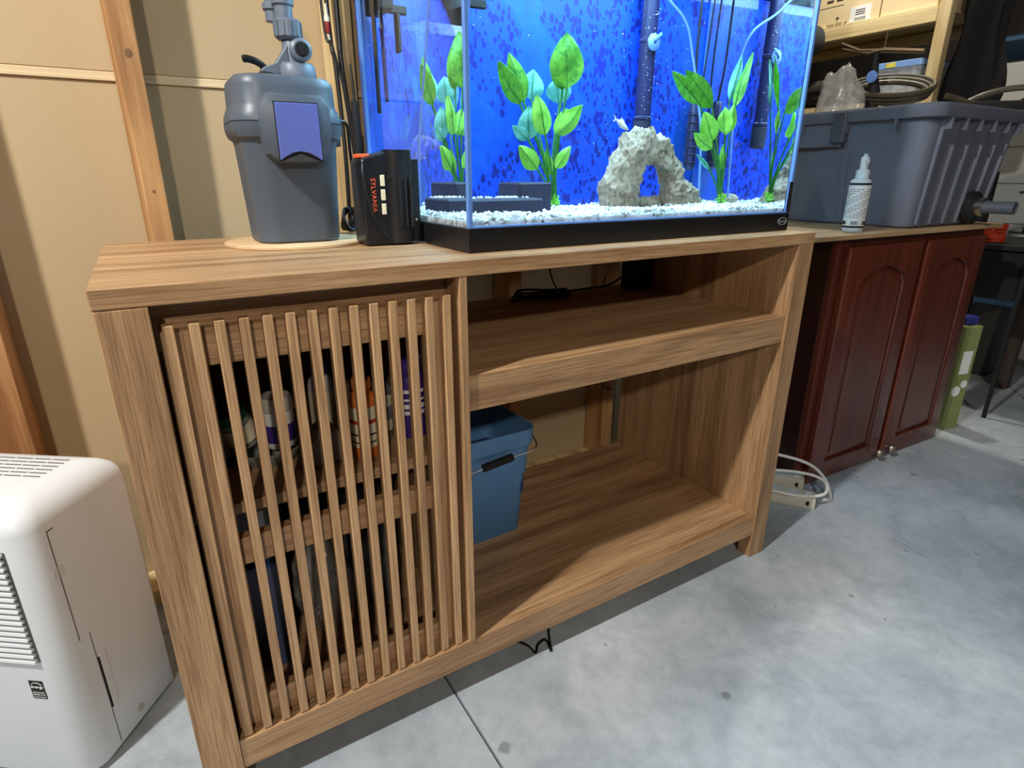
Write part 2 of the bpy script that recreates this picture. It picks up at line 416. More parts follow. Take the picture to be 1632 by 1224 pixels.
stud(0.445, 0.038, m=lumber_pale)
stud(0.845, 0.038)
stud(1.185, 0.040)
stud(-0.68, 0.038)
part('sill_plate', MB().box(-2.2, 1.95, 0.561, WY-0.003, 0, 0.038, 0.002), lumber_y, wb)
# knots on the stud beside the filter
for z, r in ((1.082, 0.0085), (0.86, 0.004)):
    part('knot', MB().lathe([(r, 0), (r*0.6, -0.0006), (0.0001, -0.0008)], (0.0735+0.0165, 0.5562, z), 12, 'Y'), brown_item, wb)
struct('ceiling', MB().box(-2.2, 4.6, -5, 2.6, 2.4, 2.45), ceil_m)
struct('wall_left', MB().box(-2.25, -2.2, -5, 2.6, 0, 2.4), dark_wall_m)
struct('wall_front', MB().box(-2.2, 4.6, -5.05, -5, 0, 2.4), dark_wall_m)
struct('wall_right', MB().box(4.6, 4.65, -5, 2.6, 0, 2.4), dark_wall_m)
struct('wall_far', MB().box(1.95, 4.6, 2.6, 2.65, 0, 2.4).box(1.93, 1.955, WY+0.03, 2.6, 0, 2.4), dark_wall_m)

# ------------------------------------------------------------------ media console
W, D, H, T, LW = 1.2467, 0.50, 0.7779, 0.0228, 0.0503
ST = thing('media_console', 'light oak console with a slatted door on its left half, under the fish tank', 'cabinet')
b1 = 0.0012
part('top_panel', MB().box(-0.001, W+0.001, 0, D, H-T, H, b1), wood_x, ST)
for x0 in (0.0, W-LW):
    part('side_panel', MB().box(x0+0.0005, x0+LW-0.0005, 0.036, D-0.036, 0.066, H-T-0.0005, b1), wood_z, ST)
    part('leg', MB().box(x0, x0+LW, 0.0, 0.0355, 0.0, H-T-0.0005, b1), wood_z, ST)
    part('leg', MB().box(x0, x0+LW, D-0.0355, D, 0.0, H-T-0.0005, b1), wood_z, ST)
part('bottom_rail', MB().box(LW, W-LW, 0.003, 0.0215, 0.0630, 0.1155, b1), wood_x, ST)
part('bottom_shelf', MB().box(LW, W-LW, 0.022, D-0.004, 0.0975, 0.1153, b1), wood_x, ST)
part('divider', MB().box(0.4244, 0.4368, 0.0005, D-0.004, 0.1157, H-T-0.0005, b1), wood_z, ST)
part('middle_shelf', MB().box(0.4372, W-LW, 0.0225, D-0.004, 0.5885, 0.6053, b1), wood_x, ST)
part('shelf_apron', MB().box(0.4372, W-LW, 0.006, 0.022, 0.5474, 0.6055, b1), wood_x, ST)
part('top_rail', MB().box(LW, 0.4240, 0.048, 0.064, 0.690, H-T-0.0005, b1), wood_x, ST)
part('inner_shelf', MB().box(LW, 0.4240, 0.050, D-0.02, 0.452, 0.469, b1), wood_x, ST)
part('back_panel', MB().box(LW, 0.4240, D-0.016, D-0.008, 0.116, H-T-0.001), wood_z, ST)
door = part('door', MB().box(0.0545, 0.0990, 0.0222, 0.0400, 0.1175, 0.7200, b1), wood_z, ST, label='sliding slatted door with upright bars over a wide frame')
part('stile', MB().box(0.3790, 0.4210, 0.0222, 0.0400, 0.1175, 0.7200, b1), wood_z, door)
part('rail', MB().box(0.0994, 0.3786, 0.0222, 0.0400, 0.6740, 0.7200, b1), wood_x, door)
part('rail', MB().box(0.0994, 0.3786, 0.0222, 0.0400, 0.3900, 0.4310, b1), wood_x, door)
part('rail', MB().box(0.0994, 0.3786, 0.0222, 0.0400, 0.1175, 0.1630, b1), wood_x, door)
me0 = None
for i in range(14):
    x = 0.0588+i*0.02632
    if me0 is None:
        s0 = part('slat', MB().box(0, 0.0116, 0.005, 0.0220, 0.1175, 0.7305, 0.0008), wood_slat, door, loc=(x, 0, 0)); me0 = s0.data
    else:
        s = s0.copy(); COL.objects.link(s); s.parent = door; s.location = (x, 0, 0)

# ------------------------------------------------------------------ fish tank
TX0, TX1, TY0, TY1, TZ = 0.4708, 1.2328, 0.058, 0.496, H
TK = thing('fish_tank', 'glass fish tank with black base frame and blue backing on the oak console', 'aquarium')
fr = MB()
hh = 0.0358
for (x0, x1, y0, y1) in ((TX0, TX1, TY0, TY0+0.010), (TX0, TX1, TY1-0.010, TY1), (TX0, TX0+0.010, TY0+0.010, TY1-0.010), (TX1-0.010, TX1, TY0+0.010, TY1-0.010)):
    fr.box(x0, x1, y0, y1, TZ, TZ+hh, 0.0008)
fr.box(TX0+0.009, TX1-0.009, TY0+0.009, TY1-0.009, TZ+0.012, TZ+0.018)
frame = part('base_frame', fr, black_plastic, TK)
bd = MB(); ring = []
for r in (1.0, 0.82):
    ring.append([Vector((0.0145*r*math.cos(2*PI*k/28), 0, 0.0078*(r if r == 1 else 0.80)*math.sin(2*PI*k/28))) for k in range(28)])
bd.loft([[p+Vector((0, -0.0001, 0)) for p in ring[0]], [p+Vector((0, -0.0012, 0)) for p in ring[0]], [p+Vector((0, -0.0012, 0)) for p in ring[1]], [p+Vector((0, -0.0001, 0)) for p in ring[1]]], False, False)
badge = part('badge', bd, silver_m, frame, loc=(1.212, TY0, TZ+0.0195), label='silver oval badge')
text('badge_lettering', 'aqueon', 0.0085, 0.0003, silver_m, frame, Matrix.Translation((1.212, TY0-0.0004, TZ+0.0195)) @ Matrix.Rotation(PI/2, 4, 'X'))
GZ0, GZ1, g = TZ+hh-0.006, 1.285, 0.006
part('glass_pane', MB().box(TX0+0.002, TX1-0.002, TY0+0.002, TY0+0.002+g, GZ0+0.006, GZ1), pane_m, TK)
part('glass_pane', MB().box(TX0+0.002, TX0+0.002+g, TY0+0.009, TY1-0.009, GZ0+0.006, GZ1), pane_m, TK)
part('glass_pane', MB().box(TX1-0.002-g, TX1-0.002, TY0+0.009, TY1-0.009, GZ0+0.006, GZ1), pane_m, TK)
part('glass_pane', MB().box(TX0+0.002, TX1-0.002, TY1-0.002-g, TY1-0.002, GZ0+0.006, GZ1), pane_m, TK)
part('backing_sheet', MB().box(TX0+0.001, TX1-0.001, TY1-0.0015, TY1+0.0015, TZ+hh, GZ1), backdrop_m, TK)
for x, y, dx, dy in ((TX0+0.0005, TY0+0.0005, 1, 1), (TX1-0.0005, TY0+0.0005, -1, 1), (TX0+0.0005, TY1-0.0025, 1, -1), (TX1-0.0005, TY1-0.0025, -1, -1)):
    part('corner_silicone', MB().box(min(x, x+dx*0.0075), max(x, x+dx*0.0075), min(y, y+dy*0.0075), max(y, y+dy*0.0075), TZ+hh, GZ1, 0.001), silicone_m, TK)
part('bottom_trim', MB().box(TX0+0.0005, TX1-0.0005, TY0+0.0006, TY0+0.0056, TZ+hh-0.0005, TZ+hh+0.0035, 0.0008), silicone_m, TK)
# water body: four sides and floor, open under the hood
wx0, wx1, wy0, wy1, wz0, wz1 = TX0+0.0086, TX1-0.0086, TY0+0.0086, TY1-0.0086, TZ+0.020, 1.272
wm = MB(); vs = [wm.bm.verts.new(p) for p in ((wx0, wy0, wz0), (wx1, wy0, wz0), (wx1, wy1, wz0), (wx0, wy1, wz0), (wx0, wy0, wz1), (wx1, wy0, wz1), (wx1, wy1, wz1), (wx0, wy1, wz1))]
for f in ((0, 3, 2, 1), (0, 1, 5, 4), (1, 2, 6, 5), (2, 3, 7, 6), (3, 0, 4, 7)): wm.bm.faces.new([vs[i] for i in f])
part('water', wm, water_m, TK, smooth=0, label='clear water')
hd = MB().box(TX0-0.004, TX1+0.004, TY0-0.004, TY0+0.012, GZ1-0.012, GZ1+0.0395, 0.001).box(TX0-0.004, TX1+0.004, TY1-0.008, TY1+0.008, GZ1-0.012, GZ1+0.0395, 0.001)
hd.box(TX0-0.004, TX0+0.010, TY0+0.012, TY1-0.008, GZ1-0.012, GZ1+0.0395, 0.001).box(TX1-0.010, TX1+0.004, TY0+0.012, TY1-0.008, GZ1-0.012, GZ1+0.0395, 0.001)
part('top_frame', hd, black_plastic, TK)
part('hood', MB().box(TX0-0.004, TX1+0.004, TY0-0.004, TY1+0.008, GZ1+0.040, GZ1+0.075, 0.004).box(TX0, TX0+0.02, TY0, TY1, GZ1+0.030, GZ1+0.0405).box(TX1-0.02, TX1, TY0, TY1, GZ1+0.030, GZ1+0.0405), black_plastic, TK)
part('corner_strip', MB().box(TX1-0.0125, TX1-0.0025, TY0-0.0008, TY0+0.0012, TZ+hh+0.002, TZ+hh+0.062), soft_black, TK, label='short black strip up the corner')
# gravel: countless, one object
random.seed(3)
gv = MB(); bm = gv.bm
ico = bmesh.new(); bmesh.ops.create_icosphere(ico, subdivisions=1, radius=1); iv = [v.co.copy() for v in ico.verts]; jf = [[v.index for v in f.verts] for f in ico.faces]; ico.free()
def pebble(x, y, z, r):
    sx, sy, sz = r*random.uniform(0.8, 1.3), r*random.uniform(0.8, 1.3), r*random.uniform(0.6, 0.95); a = random.random()*PI
    ca, sa = math.cos(a), math.sin(a); vv = []
    for c in iv:
        k = random.uniform(0.85, 1.1); px, py, pz = c.x*sx*k, c.y*sy*k, c.z*sz*k
        vv.append(bm.verts.new((x+px*ca-py*sa, y+px*sa+py*ca, z+pz)))
    for f in jf: bm.faces.new([vv[i] for i in f])
ax0, ax1, ay0, ay1 = wx0+0.006, wx1-0.006, wy0+0.006, wy1-0.006
nx, ny = 112, 62
for i in range(nx):
    for j in range(ny):
        if j > 24 and (i+j) % 2: continue
        x = ax0+(ax1-ax0)*(i+random.random())/nx; y = ay0+(ay1-ay0)*(j+random.random())/ny
        x = min(max(x, ax0), ax1); y = min(max(y, ay0), ay1)
        pebble(x, y, 0.8255+0.003*math.sin(x*23+y*9)+random.uniform(-0.002, 0.003), random.uniform(0.0022, 0.0046))
for k in range(420):
    pebble(random.uniform(ax0, ax1), ay0+random.uniform(-0.002, 0.003), random.uniform(0.806, 0.827), random.uniform(0.003, 0.0045))
bmesh.ops.transform(bm, matrix=Matrix.Identity(4), verts=bm.verts)
gv.box(wx0+0.001, wx1-0.001, wy0+0.001, wy1-0.001, wz0+0.001, 0.8235)
go = finish('gravel', gv, gravel_m, 60); tag(go, 'pale gravel covering the floor of the fish tank', 'gravel'); go['kind'] = 'stuff'

# rock arch
outline = [(0.863, 0.826), (0.857, 0.864), (0.869, 0.899), (0.889, 0.934), (0.91, 0.963), (0.932, 0.977), (0.957, 0.976), (0.974, 0.964), (0.999, 0.964), (1.022, 0.946), (1.043, 0.915), (1.061, 0.881), (1.097, 0.862), (1.118, 0.829)]
hole = [(0.940, 0.828), (0.940, 0.847), (0.944, 0.881), (0.953, 0.903), (0.972, 0.912), (0.994, 0.912), (1.010, 0.892), (1.014, 0.872), (1.016, 0.858), (1.010, 0.842), (1.004, 0.830)]
def resample(P, n):
    P = [Vector((a, b)) for a, b in P]; L = [0]
    for a, b in zip(P, P[1:]): L.append(L[-1]+(b-a).length)
    out = []
    for k in range(n):
        s = L[-1]*k/(n-1); i = max(j for j in range(len(L)) if L[j] <= s+1e-9); i = min(i, len(P)-2)
        t = (s-L[i])/(L[i+1]-L[i]); out.append(P[i].lerp(P[i+1], t))
    return out
oo, hh2 = resample(outline, 44), resample(hole, 44)
rings = []
for a, b in zip(oo, hh2):
    cx, cz = (a+b)/2; d = (a-b)/2; ring = []
    dep = 0.030+0.25*d.length
    for k in range(20):
        t = 2*PI*k/20
        u, v = math.cos(t), math.sin(t); e = 0.75
        u = math.copysign(abs(u)**e, u); v = math.copysign(abs(v)**e, v)
        ring.append(Vector((cx+d.x*u, 0.30+dep*v, cz+d.y*u)))
    rings.append(ring)
rk = MB().loft(rings).tube([(0.925, 0.30, 0.826), (0.955, 0.295, 0.832), (0.99, 0.305, 0.831), (1.03, 0.30, 0.826)], [0.016, 0.015, 0.014, 0.016], 12)
bmesh.ops.subdivide_edges(rk.bm, edges=rk.bm.edges[:], cuts=1, use_grid_fill=True)
from mathutils import noise as mn
rk.bm.normal_update()
for v in rk.bm.verts:
    p = v.co; k = mn.noise(p*38)*0.008+mn.noise(p*95)*0.007+mn.noise(p*210)*0.004
    v.co = p+v.normal*k
for v in rk.bm.verts:
    if v.co.z < 0.824: v.co.z = 0.824
solo('rock_arch', rk, rock_m, 'pale holey stone arch standing on the gravel in mid tank', 'rock', smooth=50)
# small stone and second stone
def stone(c, r, label):
    t = MB(); ic = bmesh.new(); bmesh.ops.create_icosphere(ic, subdivisions=3, radius=1)
    for v in ic.verts:
        p = v.co.copy(); k = 1+0.18*mn.noise(p*1.6+Vector(c)*9)+0.06*mn.noise(p*6)
        v.co = Vector((p.x*r[0]*k, p.y*r[1]*k, max(-r[2]*0.55, p.z*r[2]*k)))
    t._merge(ic); return solo('stone', t, rock_m, label, 'rock', loc=c, smooth=60)
stone((1.165, 0.40, 0.834), (0.030, 0.022, 0.013), 'low rounded stone on the gravel behind the right plant')

# dark slate ledge ornament
sl = thing('slate_ledge', 'dark slate ledge ornament with one raised end, left of the left plant', 'ornament', (0.61, 0.22, 0.827))
part('tray', MB().box(-0.095, 0.050, -0.045, 0.050, -0.002, 0.024, 0.003), slate_m, sl)
part('raised_block', MB().box(0.041, 0.113, 0.0505, 0.150, -0.002, 0.049, 0.003), slate_m, sl)
tp = MB(); random.seed(5); bm = tp.bm
for k in range(60): pebble(random.uniform(-0.085, 0.04), random.uniform(0.0, 0.045), 0.0245, random.uniform(0.002, 0.004))
o = part('loose_gravel', tp, gravel_m, sl, stuff=True)

# plants
def leaf_mesh(b, t, hw, k):
    b, t = Vector(b), Vector(t); ax = (t-b); L = ax.length; ax.normalize()
    view = ((b+t)/2-Vector((0.35, -0.4, 0.95))).normalized()
    side = ax.cross(view).normalized(); side = (Matrix.Rotation(0.5*math.sin(k*2.3), 3, ax) @ side); nrm = side.cross(ax)
    M = MB(); nU, nV = 9, 11; rows = []
    for i in range(nV):
        v = i/(nV-1); w = hw*(math.sin(PI*min(1, v**0.8))**0.75)*(1-0.15*v)
        if i == 0: w = hw*0.10
        if i == nV-1: w = 0.0006
        row = []
        for j in range(nU):
            u = (j/(nU-1))*2-1
            fold = 0.28*w*(abs(u))+0.10*hw*math.sin(v*7+u*2+k)
            row.append(b+ax*(L*v+0.06*L*(1-abs(u))*math.sin(PI*v)*0)+side*(u*w)+nrm*(fold-0.25*hw*math.sin(PI*v)))
        rows.append(row)
    t_ = bmesh.new()
    top = [[t_.verts.new(p) for p in r] for r in rows]; bot = [[t_.verts.new(p+nrm*0.0009) for p in r] for r in rows]
    for i in range(nV-1):
        for j in range(nU-1):
            t_.faces.new((top[i][j], top[i][j+1], top[i+1][j+1], top[i+1][j])); t_.faces.new((bot[i][j], bot[i+1][j], bot[i+1][j+1], bot[i][j+1]))
        t_.faces.new((top[i][0], top[i+1][0], bot[i+1][0], bot[i][0])); t_.faces.new((top[i][nU-1], bot[i][nU-1], bot[i+1][nU-1], top[i+1][nU-1]))
    M._merge(t_); return M, rows
def plant(label, base_pt, leaves, mats):
    P = thing('plastic_plant', label, 'plant', base_pt); B = Vector(base_pt)
    off = Vector(base_pt)
    for k, ((b, t, hw), mm) in enumerate(zip(leaves, mats)):
        b0, t0 = Vector(b)-off, Vector(t)-off
        m, rows = leaf_mesh(b, t, hw, k)
        bmesh.ops.translate(m.bm, vec=-off, verts=m.bm.verts)
        lf = part('leaf', m, mm, P, smooth=60)
        vn = MB().tube([rows[i][4]-off-Vector((0, 0.0008, 0)) for i in range(0, 11, 2)], [0.0009, 0.0009, 0.0008, 0.0007, 0.0005, 0.0003], 5)
        part('vein', vn, vein_m, lf)
        mid = (b0*0.5)+Vector((b0.x*-0.18, 0, 0))
        part('stem', MB().tube(spline([(0.004*math.sin(k*2), 0.004*math.cos(k*3), -0.004), mid, b0], 6), [0.0021]*13, 6), vein_m, P)
    tf = MB(); random.seed(len(leaves))
    for k in range(16):
        a = random.random()*2*PI; r = random.uniform(0.006, 0.017); h = random.uniform(0.010, 0.028)
        tf.tube([(0.003*math.cos(a), 0.003*math.sin(a), -0.004), (r*0.5*math.cos(a), r*0.5*math.sin(a), h*0.7), (r*math.cos(a), r*math.sin(a), h)], [0.0022, 0.0030, 0.0009], 5)
    for k in range(9):
        a = random.random()*2*PI; tf.lathe([(0.0002, -0.003), (0.0034, 0), (0.0002, 0.003)], (0.013*math.cos(a), 0.011*math.sin(a), random.uniform(0.004, 0.026)), 6)
    part('root_tuft', tf, leaf_b, P)
PL = [((0.799, 0.37, 1.045), (0.794, 0.37, 1.138), 0.037), ((0.804, 0.4, 1.045), (0.794, 0.4, 1.116), 0.024), ((0.71, 0.4, 1.015), (0.664, 0.4, 1.083), 0.023), ((0.727, 0.42, 1.02), (0.694, 0.42, 1.102), 0.022), ((0.759, 0.455, 1.029), (0.763, 0.455, 1.082), 0.026), ((0.822, 0.45, 1.024), (0.816, 0.45, 1.074), 0.032), ((0.748, 0.36, 0.961), (0.728, 0.36, 1.028), 0.023), ((0.72, 0.38, 0.953), (0.721, 0.38, 1.012), 0.024), ((0.715, 0.37, 0.952), (0.681, 0.37, 0.975), 0.013), ((0.776, 0.36, 0.962), (0.833, 0.36, 1.017), 0.02), ((0.783, 0.38, 0.962), (0.806, 0.38, 1.011), 0.017), ((0.732, 0.36, 0.899), (0.691, 0.36, 0.941), 0.019), ((0.77, 0.35, 0.901), (0.802, 0.35, 0.942), 0.014), ((0.773, 0.39, 0.887), (0.765, 0.39, 0.937), 0.013)]
plant('broad-leaved green plastic plant behind the slate ledge, left of the stone arch', (0.770, 0.355, 0.829), PL,
      [leaf_a, leaf_a, leaf_a, leaf_a, leaf_c, leaf_c, leaf_b, leaf_c, leaf_c, leaf_b, leaf_b, leaf_b, leaf_b, leaf_b])
PR = [((1.062, 0.25, 1.024), (0.981, 0.25, 1.077), 0.018), ((1.111, 0.27, 1.022), (1.029, 0.27, 1.083), 0.024), ((1.154, 0.24, 1.022), (1.191, 0.24, 1.125), 0.018), ((1.16, 0.27, 1.036), (1.182, 0.27, 1.122), 0.014), ((1.096, 0.23, 0.954), (1.064, 0.23, 1.008), 0.024), ((1.123, 0.22, 0.967), (1.114, 0.22, 1.019), 0.026), ((1.151, 0.24, 0.974), (1.153, 0.24, 1.028), 0.014), ((1.102, 0.24, 0.939), (1.048, 0.24, 0.969), 0.017), ((1.145, 0.25, 0.9), (1.142, 0.25, 0.95), 0.011), ((1.117, 0.26, 0.9), (1.074, 0.26, 0.93), 0.006)]
plant('green plastic plant at the right end of the tank, right of the stone arch', (1.146, 0.24, 0.829), PR,
      [leaf_a, leaf_a, leaf_a, leaf_c, leaf_b, leaf_b, leaf_b, leaf_b, leaf_b, leaf_c])

# tank fittings
it = thing('intake_pipe', 'dark upright intake pipe with strainer behind the stone arch', 'pipe', (1.042, 0.462, 0.95))
part('pipe', MB().lathe([(0.019, 0.05), (0.019, 0.345)], (0, 0, 0), 20), tubepipe_m, it)
part('strainer', MB().lathe([(0.013, 0.0), (0.0215, 0.004), (0.0215, 0.05), (0.016, 0.052)], (0, 0, 0), 18), slate_m, it)
for z in (0.20, 0.052): part('collar', MB().lathe([(0.0195, z), (0.0215, z+0.002), (0.0215, z+0.006), (0.0195, z+0.008)]), tubepipe_m, it)
sc_ = thing('suction_clip', 'pale suction cup with a small lever on the dark intake pipe', 'clip', (1.040, 0.436, 1.150))
part('cup', MB().lathe([(0.0165, -0.003), (0.014, -0.006), (0.004, -0.009), (0.003, 0.0), (0.004, 0.006)], (0, 0, 0), 20, 'Y'), cup_m, sc_)
part('lever', MB().box(-0.002, 0.022, -0.012, -0.008, 0.002, 0.008, 0.001, M=Matrix.Rotation(-0.6, 4, 'Y')), cup_m, sc_)
hp = MB().lathe([(0.006, -0.035), (0.0135, -0.028), (0.0135, 0.105), (0.010, 0.115)], (0, 0, 0), 16)
ht = thing('tank_heater', 'dark upright heater tube with a cage on the tank back, left of the right plant', 'heater', (1.190, 0.462, 0.935))
part('heater_tube', hp, tubepipe_m, ht)
cg = MB()
for k in range(7): cg.lathe([(0.0145, 0), (0.0165, 0.0015), (0.0145, 0.003)], (0, 0, -0.020+k*0.017), 14, caps=False)
for k in range(4): a = k*PI/2+0.4; cg.tube([(0.0158*math.cos(a), 0.0158*math.sin(a), -0.024), (0.0158*math.cos(a), 0.0158*math.sin(a), 0.088)], 0.0014, 5)
part('cage', cg, slate_m, ht)
part('cord', MB().tube(spline([(0, 0, 0.114), (-0.01, 0, 0.2), (-0.012, 0, 0.335)], 5), 0.003, 6), cable_black, ht)
solo('airline_tube', MB().tube(spline([(1.02, 0.43, 1.270), (1.061, 0.435, 1.236), (1.125, 0.44, 1.195), (1.155, 0.44, 1.13), (1.168, 0.42, 1.05), (1.176, 0.40, 0.97), (1.178, 0.385, 0.838)], 8), 0.0031, 8), tube_m,
     'pale airline tube curving down beside the right plant', 'tube')
solo('thin_cable', MB().tube(spline([(1.215, 0.46, 1.27), (1.212, 0.47, 1.1), (1.20, 0.475, 0.95)], 8), 0.0022, 6), cable_black, 'thin dark cord down the back right corner of the tank', 'cord')
# return spray parts at the upper left
rs = thing('hang_on_filter', 'dark filter body with arms hanging inside the upper left corner of the tank', 'filter', (0.0, 0.0, 0.0))
part('body', MB().box(0.488, 0.560, 0.40, 0.478, 1.165, 1.262, 0.006, 2), soft_black, rs)
part('pipe', MB().tube([(0.500, 0.445, 1.17), (0.500, 0.447, 1.00)], 0.008, 10), soft_black, rs)
part('pipe', MB().tube([(0.540, 0.446, 1.17), (0.545, 0.448, 1.02)], 0.0075, 10), tubepipe_m, rs)
part('arm', MB().box(0.56, 0.655, 0.435, 0.447, 1.168, 1.182, 0.002), soft_black, rs)
part('nozzle', MB().box(0.604, 0.618, 0.430, 0.450, 1.105, 1.168, 0.002), soft_black, rs)
solo('clear_siphon_tube', MB().tube(spline([(0.545, 0.235, 1.265), (0.551, 0.25, 1.15), (0.545, 0.285, 1.02), (0.535, 0.30, 0.93), (0.53, 0.30, 0.835)], 8), 0.0033, 8), tube_m, 'pale clear tube standing in the left end of the tank', 'tube')
random.seed(21); bb_ = MB(); bm = bb_.bm
for k in range(120):
    x = random.choice((random.uniform(0.95, 1.22), random.uniform(0.48, 1.22))); z = random.uniform(0.86, 1.24)
    pebble(x, wy1-0.003, z, random.uniform(0.0006, 0.0014))
for k in range(60): pebble(random.uniform(1.018, 1.066), 0.4405, random.uniform(1.0, 1.24), random.uniform(0.0006, 0.0013))
o = solo('bubbles', bb_, label_white, 'tiny pale bubbles clinging to the back of the tank', 'bubbles'); o['kind'] = 'stuff'
# small fish
fs = thing('fish', 'small pale fish nose down beside the dark intake pipe', 'fish', (0.966, 0.42, 0.988), 0)
fb = []
for k in range(10):
    v = k/9; r = 0.0062*math.sin(PI*min(0.98, max(0.04, v))**0.8)+0.0006
    p = Vector((-0.016+0.032*v, 0, 0.009-0.018*v)); ring = []
    for j in range(10):
        a = 2*PI*j/10; ring.append(p+Vector((0.55*r*math.sin(a)*0.6, 0.55*r*math.cos(a), r*math.sin(a))))
    fb.append(ring)
part('body', MB().loft(fb), fishm, fs)
part('tail', MB().prism([(-0.015, 0.010), (-0.0245, 0.020), (-0.0205, 0.012), (-0.0255, 0.006)], -0.0006, 0.0006, 'Y'), fishm, fs)
part('dorsal_fin', MB().prism([(-0.008, 0.008), (-0.004, 0.0145), (0.004, 0.008), (0.004, 0.002)], -0.0005, 0.0005, 'Y'), fishm, fs)

# ------------------------------------------------------------------ canister filter on a plywood disc
solo('plywood_disc', MB().lathe([(0.1125, 0), (0.114, 0.0012), (0.114, 0.0045), (0.1125, 0.0055)], (0, 0, 0), 48), cork_m, 'thin round pale board under the grey canister filter', 'board', (0.285, 0.345, H))
CF = thing('canister_filter', 'grey canister filter with a violet latch left of the fish tank', 'filter', (0.285, 0.348, H+0.0055), 0.0)
def sec(hx, hy, r, z): return rrect(0, 0, hx, hy, r, z, 6)
body = [sec(0.062, 0.058, 0.03, 0.0), sec(0.066, 0.062, 0.034, 0.004), sec(0.0665, 0.0625, 0.034, 0.012), sec(0.073, 0.069, 0.036, 0.150), sec(0.0745, 0.070, 0.036, 0.156),
        sec(0.080, 0.076, 0.04, 0.160), sec(0.0835, 0.0795, 0.042, 0.170), sec(0.084, 0.080, 0.042, 0.1805)]
part('canister', MB().loft(body), grey_filter, CF)
lid = [sec(0.0835, 0.0795, 0.042, 0.182), sec(0.083, 0.079, 0.042, 0.190), sec(0.0795, 0.0755, 0.04, 0.199), sec(0.0765, 0.0725, 0.038, 0.206), sec(0.0755, 0.0715, 0.037, 0.232), sec(0.074, 0.070, 0.036, 0.240), sec(0.069, 0.065, 0.032, 0.246), sec(0.055, 0.051, 0.025, 0.249)]
part('lid', MB().loft(lid), grey_filter, CF)
part('seam', MB().loft([sec(0.0828, 0.0788, 0.041, 0.1800), sec(0.0828, 0.0788, 0.041, 0.1825)]), slit_m, CF)
# clip housing
def dome(x0, x1, z0, z1, y, h, e=2.6, n=14, m=9):
    rings = []
    cx, cz, rx, rz = (x0+x1)/2, (z0+z1)/2, (x1-x0)/2, (z1-z0)/2
    for i in range(m+1):
        f = i/m; k = (1-f**3)**(1/3) if f < 1 else 0.0; k = max(k, 0.72)
        ring = []
        for j in range(4*n):
            a = 2*PI*j/(4*n); c, s = math.cos(a), math.sin(a)
            ring.append(Vector((cx+rx*k*math.copysign(abs(c)**(2/e), c), y-h*f, cz+rz*k*math.copysign(abs(s)**(2/e), s))))
        rings.append(ring)
    return MB().loft(rings)
hs = [(-0.035, 0.215), (0.045, 0.215), (0.056, 0.196), (0.056, 0.160), (0.047, 0.128), (0.030, 0.116), (-0.030, 0.116), (-0.045, 0.128), (-0.052, 0.160), (-0.050, 0.196)]
def taper_prism(poly, y0, y1, k=0.86):
    cx = sum(p[0] for p in poly)/len(poly); cz = sum(p[1] for p in poly)/len(poly)
    f = lambda y, s: [Vector((cx+(a-cx)*s, y, cz+(b-cz)*s)) for a, b in poly]
    return MB().loft([f(y0, 1.0), f((y0+y1)/2, 0.985), f(y1+0.003, 0.95), f(y1, k)])
part('clip_housing', taper_prism([(a*1.0, b+0.006) for a, b in hs], -0.060, -0.094), grey_filter, CF)
lt = [(-0.0285, 0.206), (0.0335, 0.206), (0.0335, 0.126), (0.026, 0.131), (0.014, 0.137), (0.0025, 0.139), (-0.009, 0.137), (-0.021, 0.131), (-0.0285, 0.126)]
part('latch', MB().prism(lt, -0.0985, -0.090, 'Y', 0.0008), violet, CF)
part('latch_gap', MB().prism([(-0.0300, 0.2078), (0.0350, 0.2078), (0.0350, 0.124), (0.0025, 0.136), (-0.0300, 0.124)], -0.0948, -0.089, 'Y'), slit_m, CF)
part('side_clip', MB().box(0.074, 0.088, -0.020, 0.020, 0.150, 0.205, 0.004, 2), grey_filter, CF)
vx, vy = 0.030, -0.005
part('outlet_block', MB().lathe([(0.030, 0.246), (0.031, 0.250), (0.029, 0.268), (0.026, 0.2715)], (vx, vy, 0), 28), grey_filter2, CF)
part('valve_body', MB().lathe([(0.016, 0.270), (0.016, 0.300), (0.013, 0.306)], (vx-0.002, vy, 0), 20), grey_filter2, CF)
kn = part('valve_knob', MB().lathe([(0.0150, -0.018), (0.0165, -0.020), (0.0165, -0.030), (0.0125, -0.033)], (vx+0.004, vy, 0.288), 24, 'Y'), grey_filter2, CF)
part('knob_slot', MB().lathe([(0.0105, -0.0332), (0.0105, -0.0342)], (vx+0.004, vy, 0.288), 20, 'Y').box(vx+0.001, vx+0.007, vy-0.0365, vy-0.0335, 0.279, 0.297, 0.001), slit_m, kn)
part('lever_arm', MB().prism([(vx-0.012, 0.298), (vx-0.032, 0.270), (vx-0.052, 0.262), (vx-0.056, 0.256), (vx-0.030, 0.252), (vx-0.012, 0.272)], -0.018, 0.008, 'Y', 0.0015), grey_filter2, CF)
part('lever_handle', MB().tube(spline([(vx-0.042, -0.006, 0.256), (vx-0.056, -0.010, 0.268), (vx-0.072, -0.012, 0.2725), (vx-0.080, -0.012, 0.2715)], 5), [0.003]+[0.0055]*14+[0.004], 8), black_plastic, CF)
nt_ = MB()
for hx_ in (0, ):
    nt_.lathe([(0.016, 0.304), (0.0205, 0.308), (0.0205, 0.330), (0.0175, 0.333)], (vx-0.006, vy, 0), 20)
for k in range(12):
    a = 2*PI*k/12; nt_.box(-0.0012, 0.0012, -0.0218, -0.0195, 0.309, 0.329, M=Matrix.Translation((vx-0.006, vy, 0)) @ Matrix.Rotation(a, 4, 'Z'))
part('hose_nut', nt_, grey_filter2, CF)
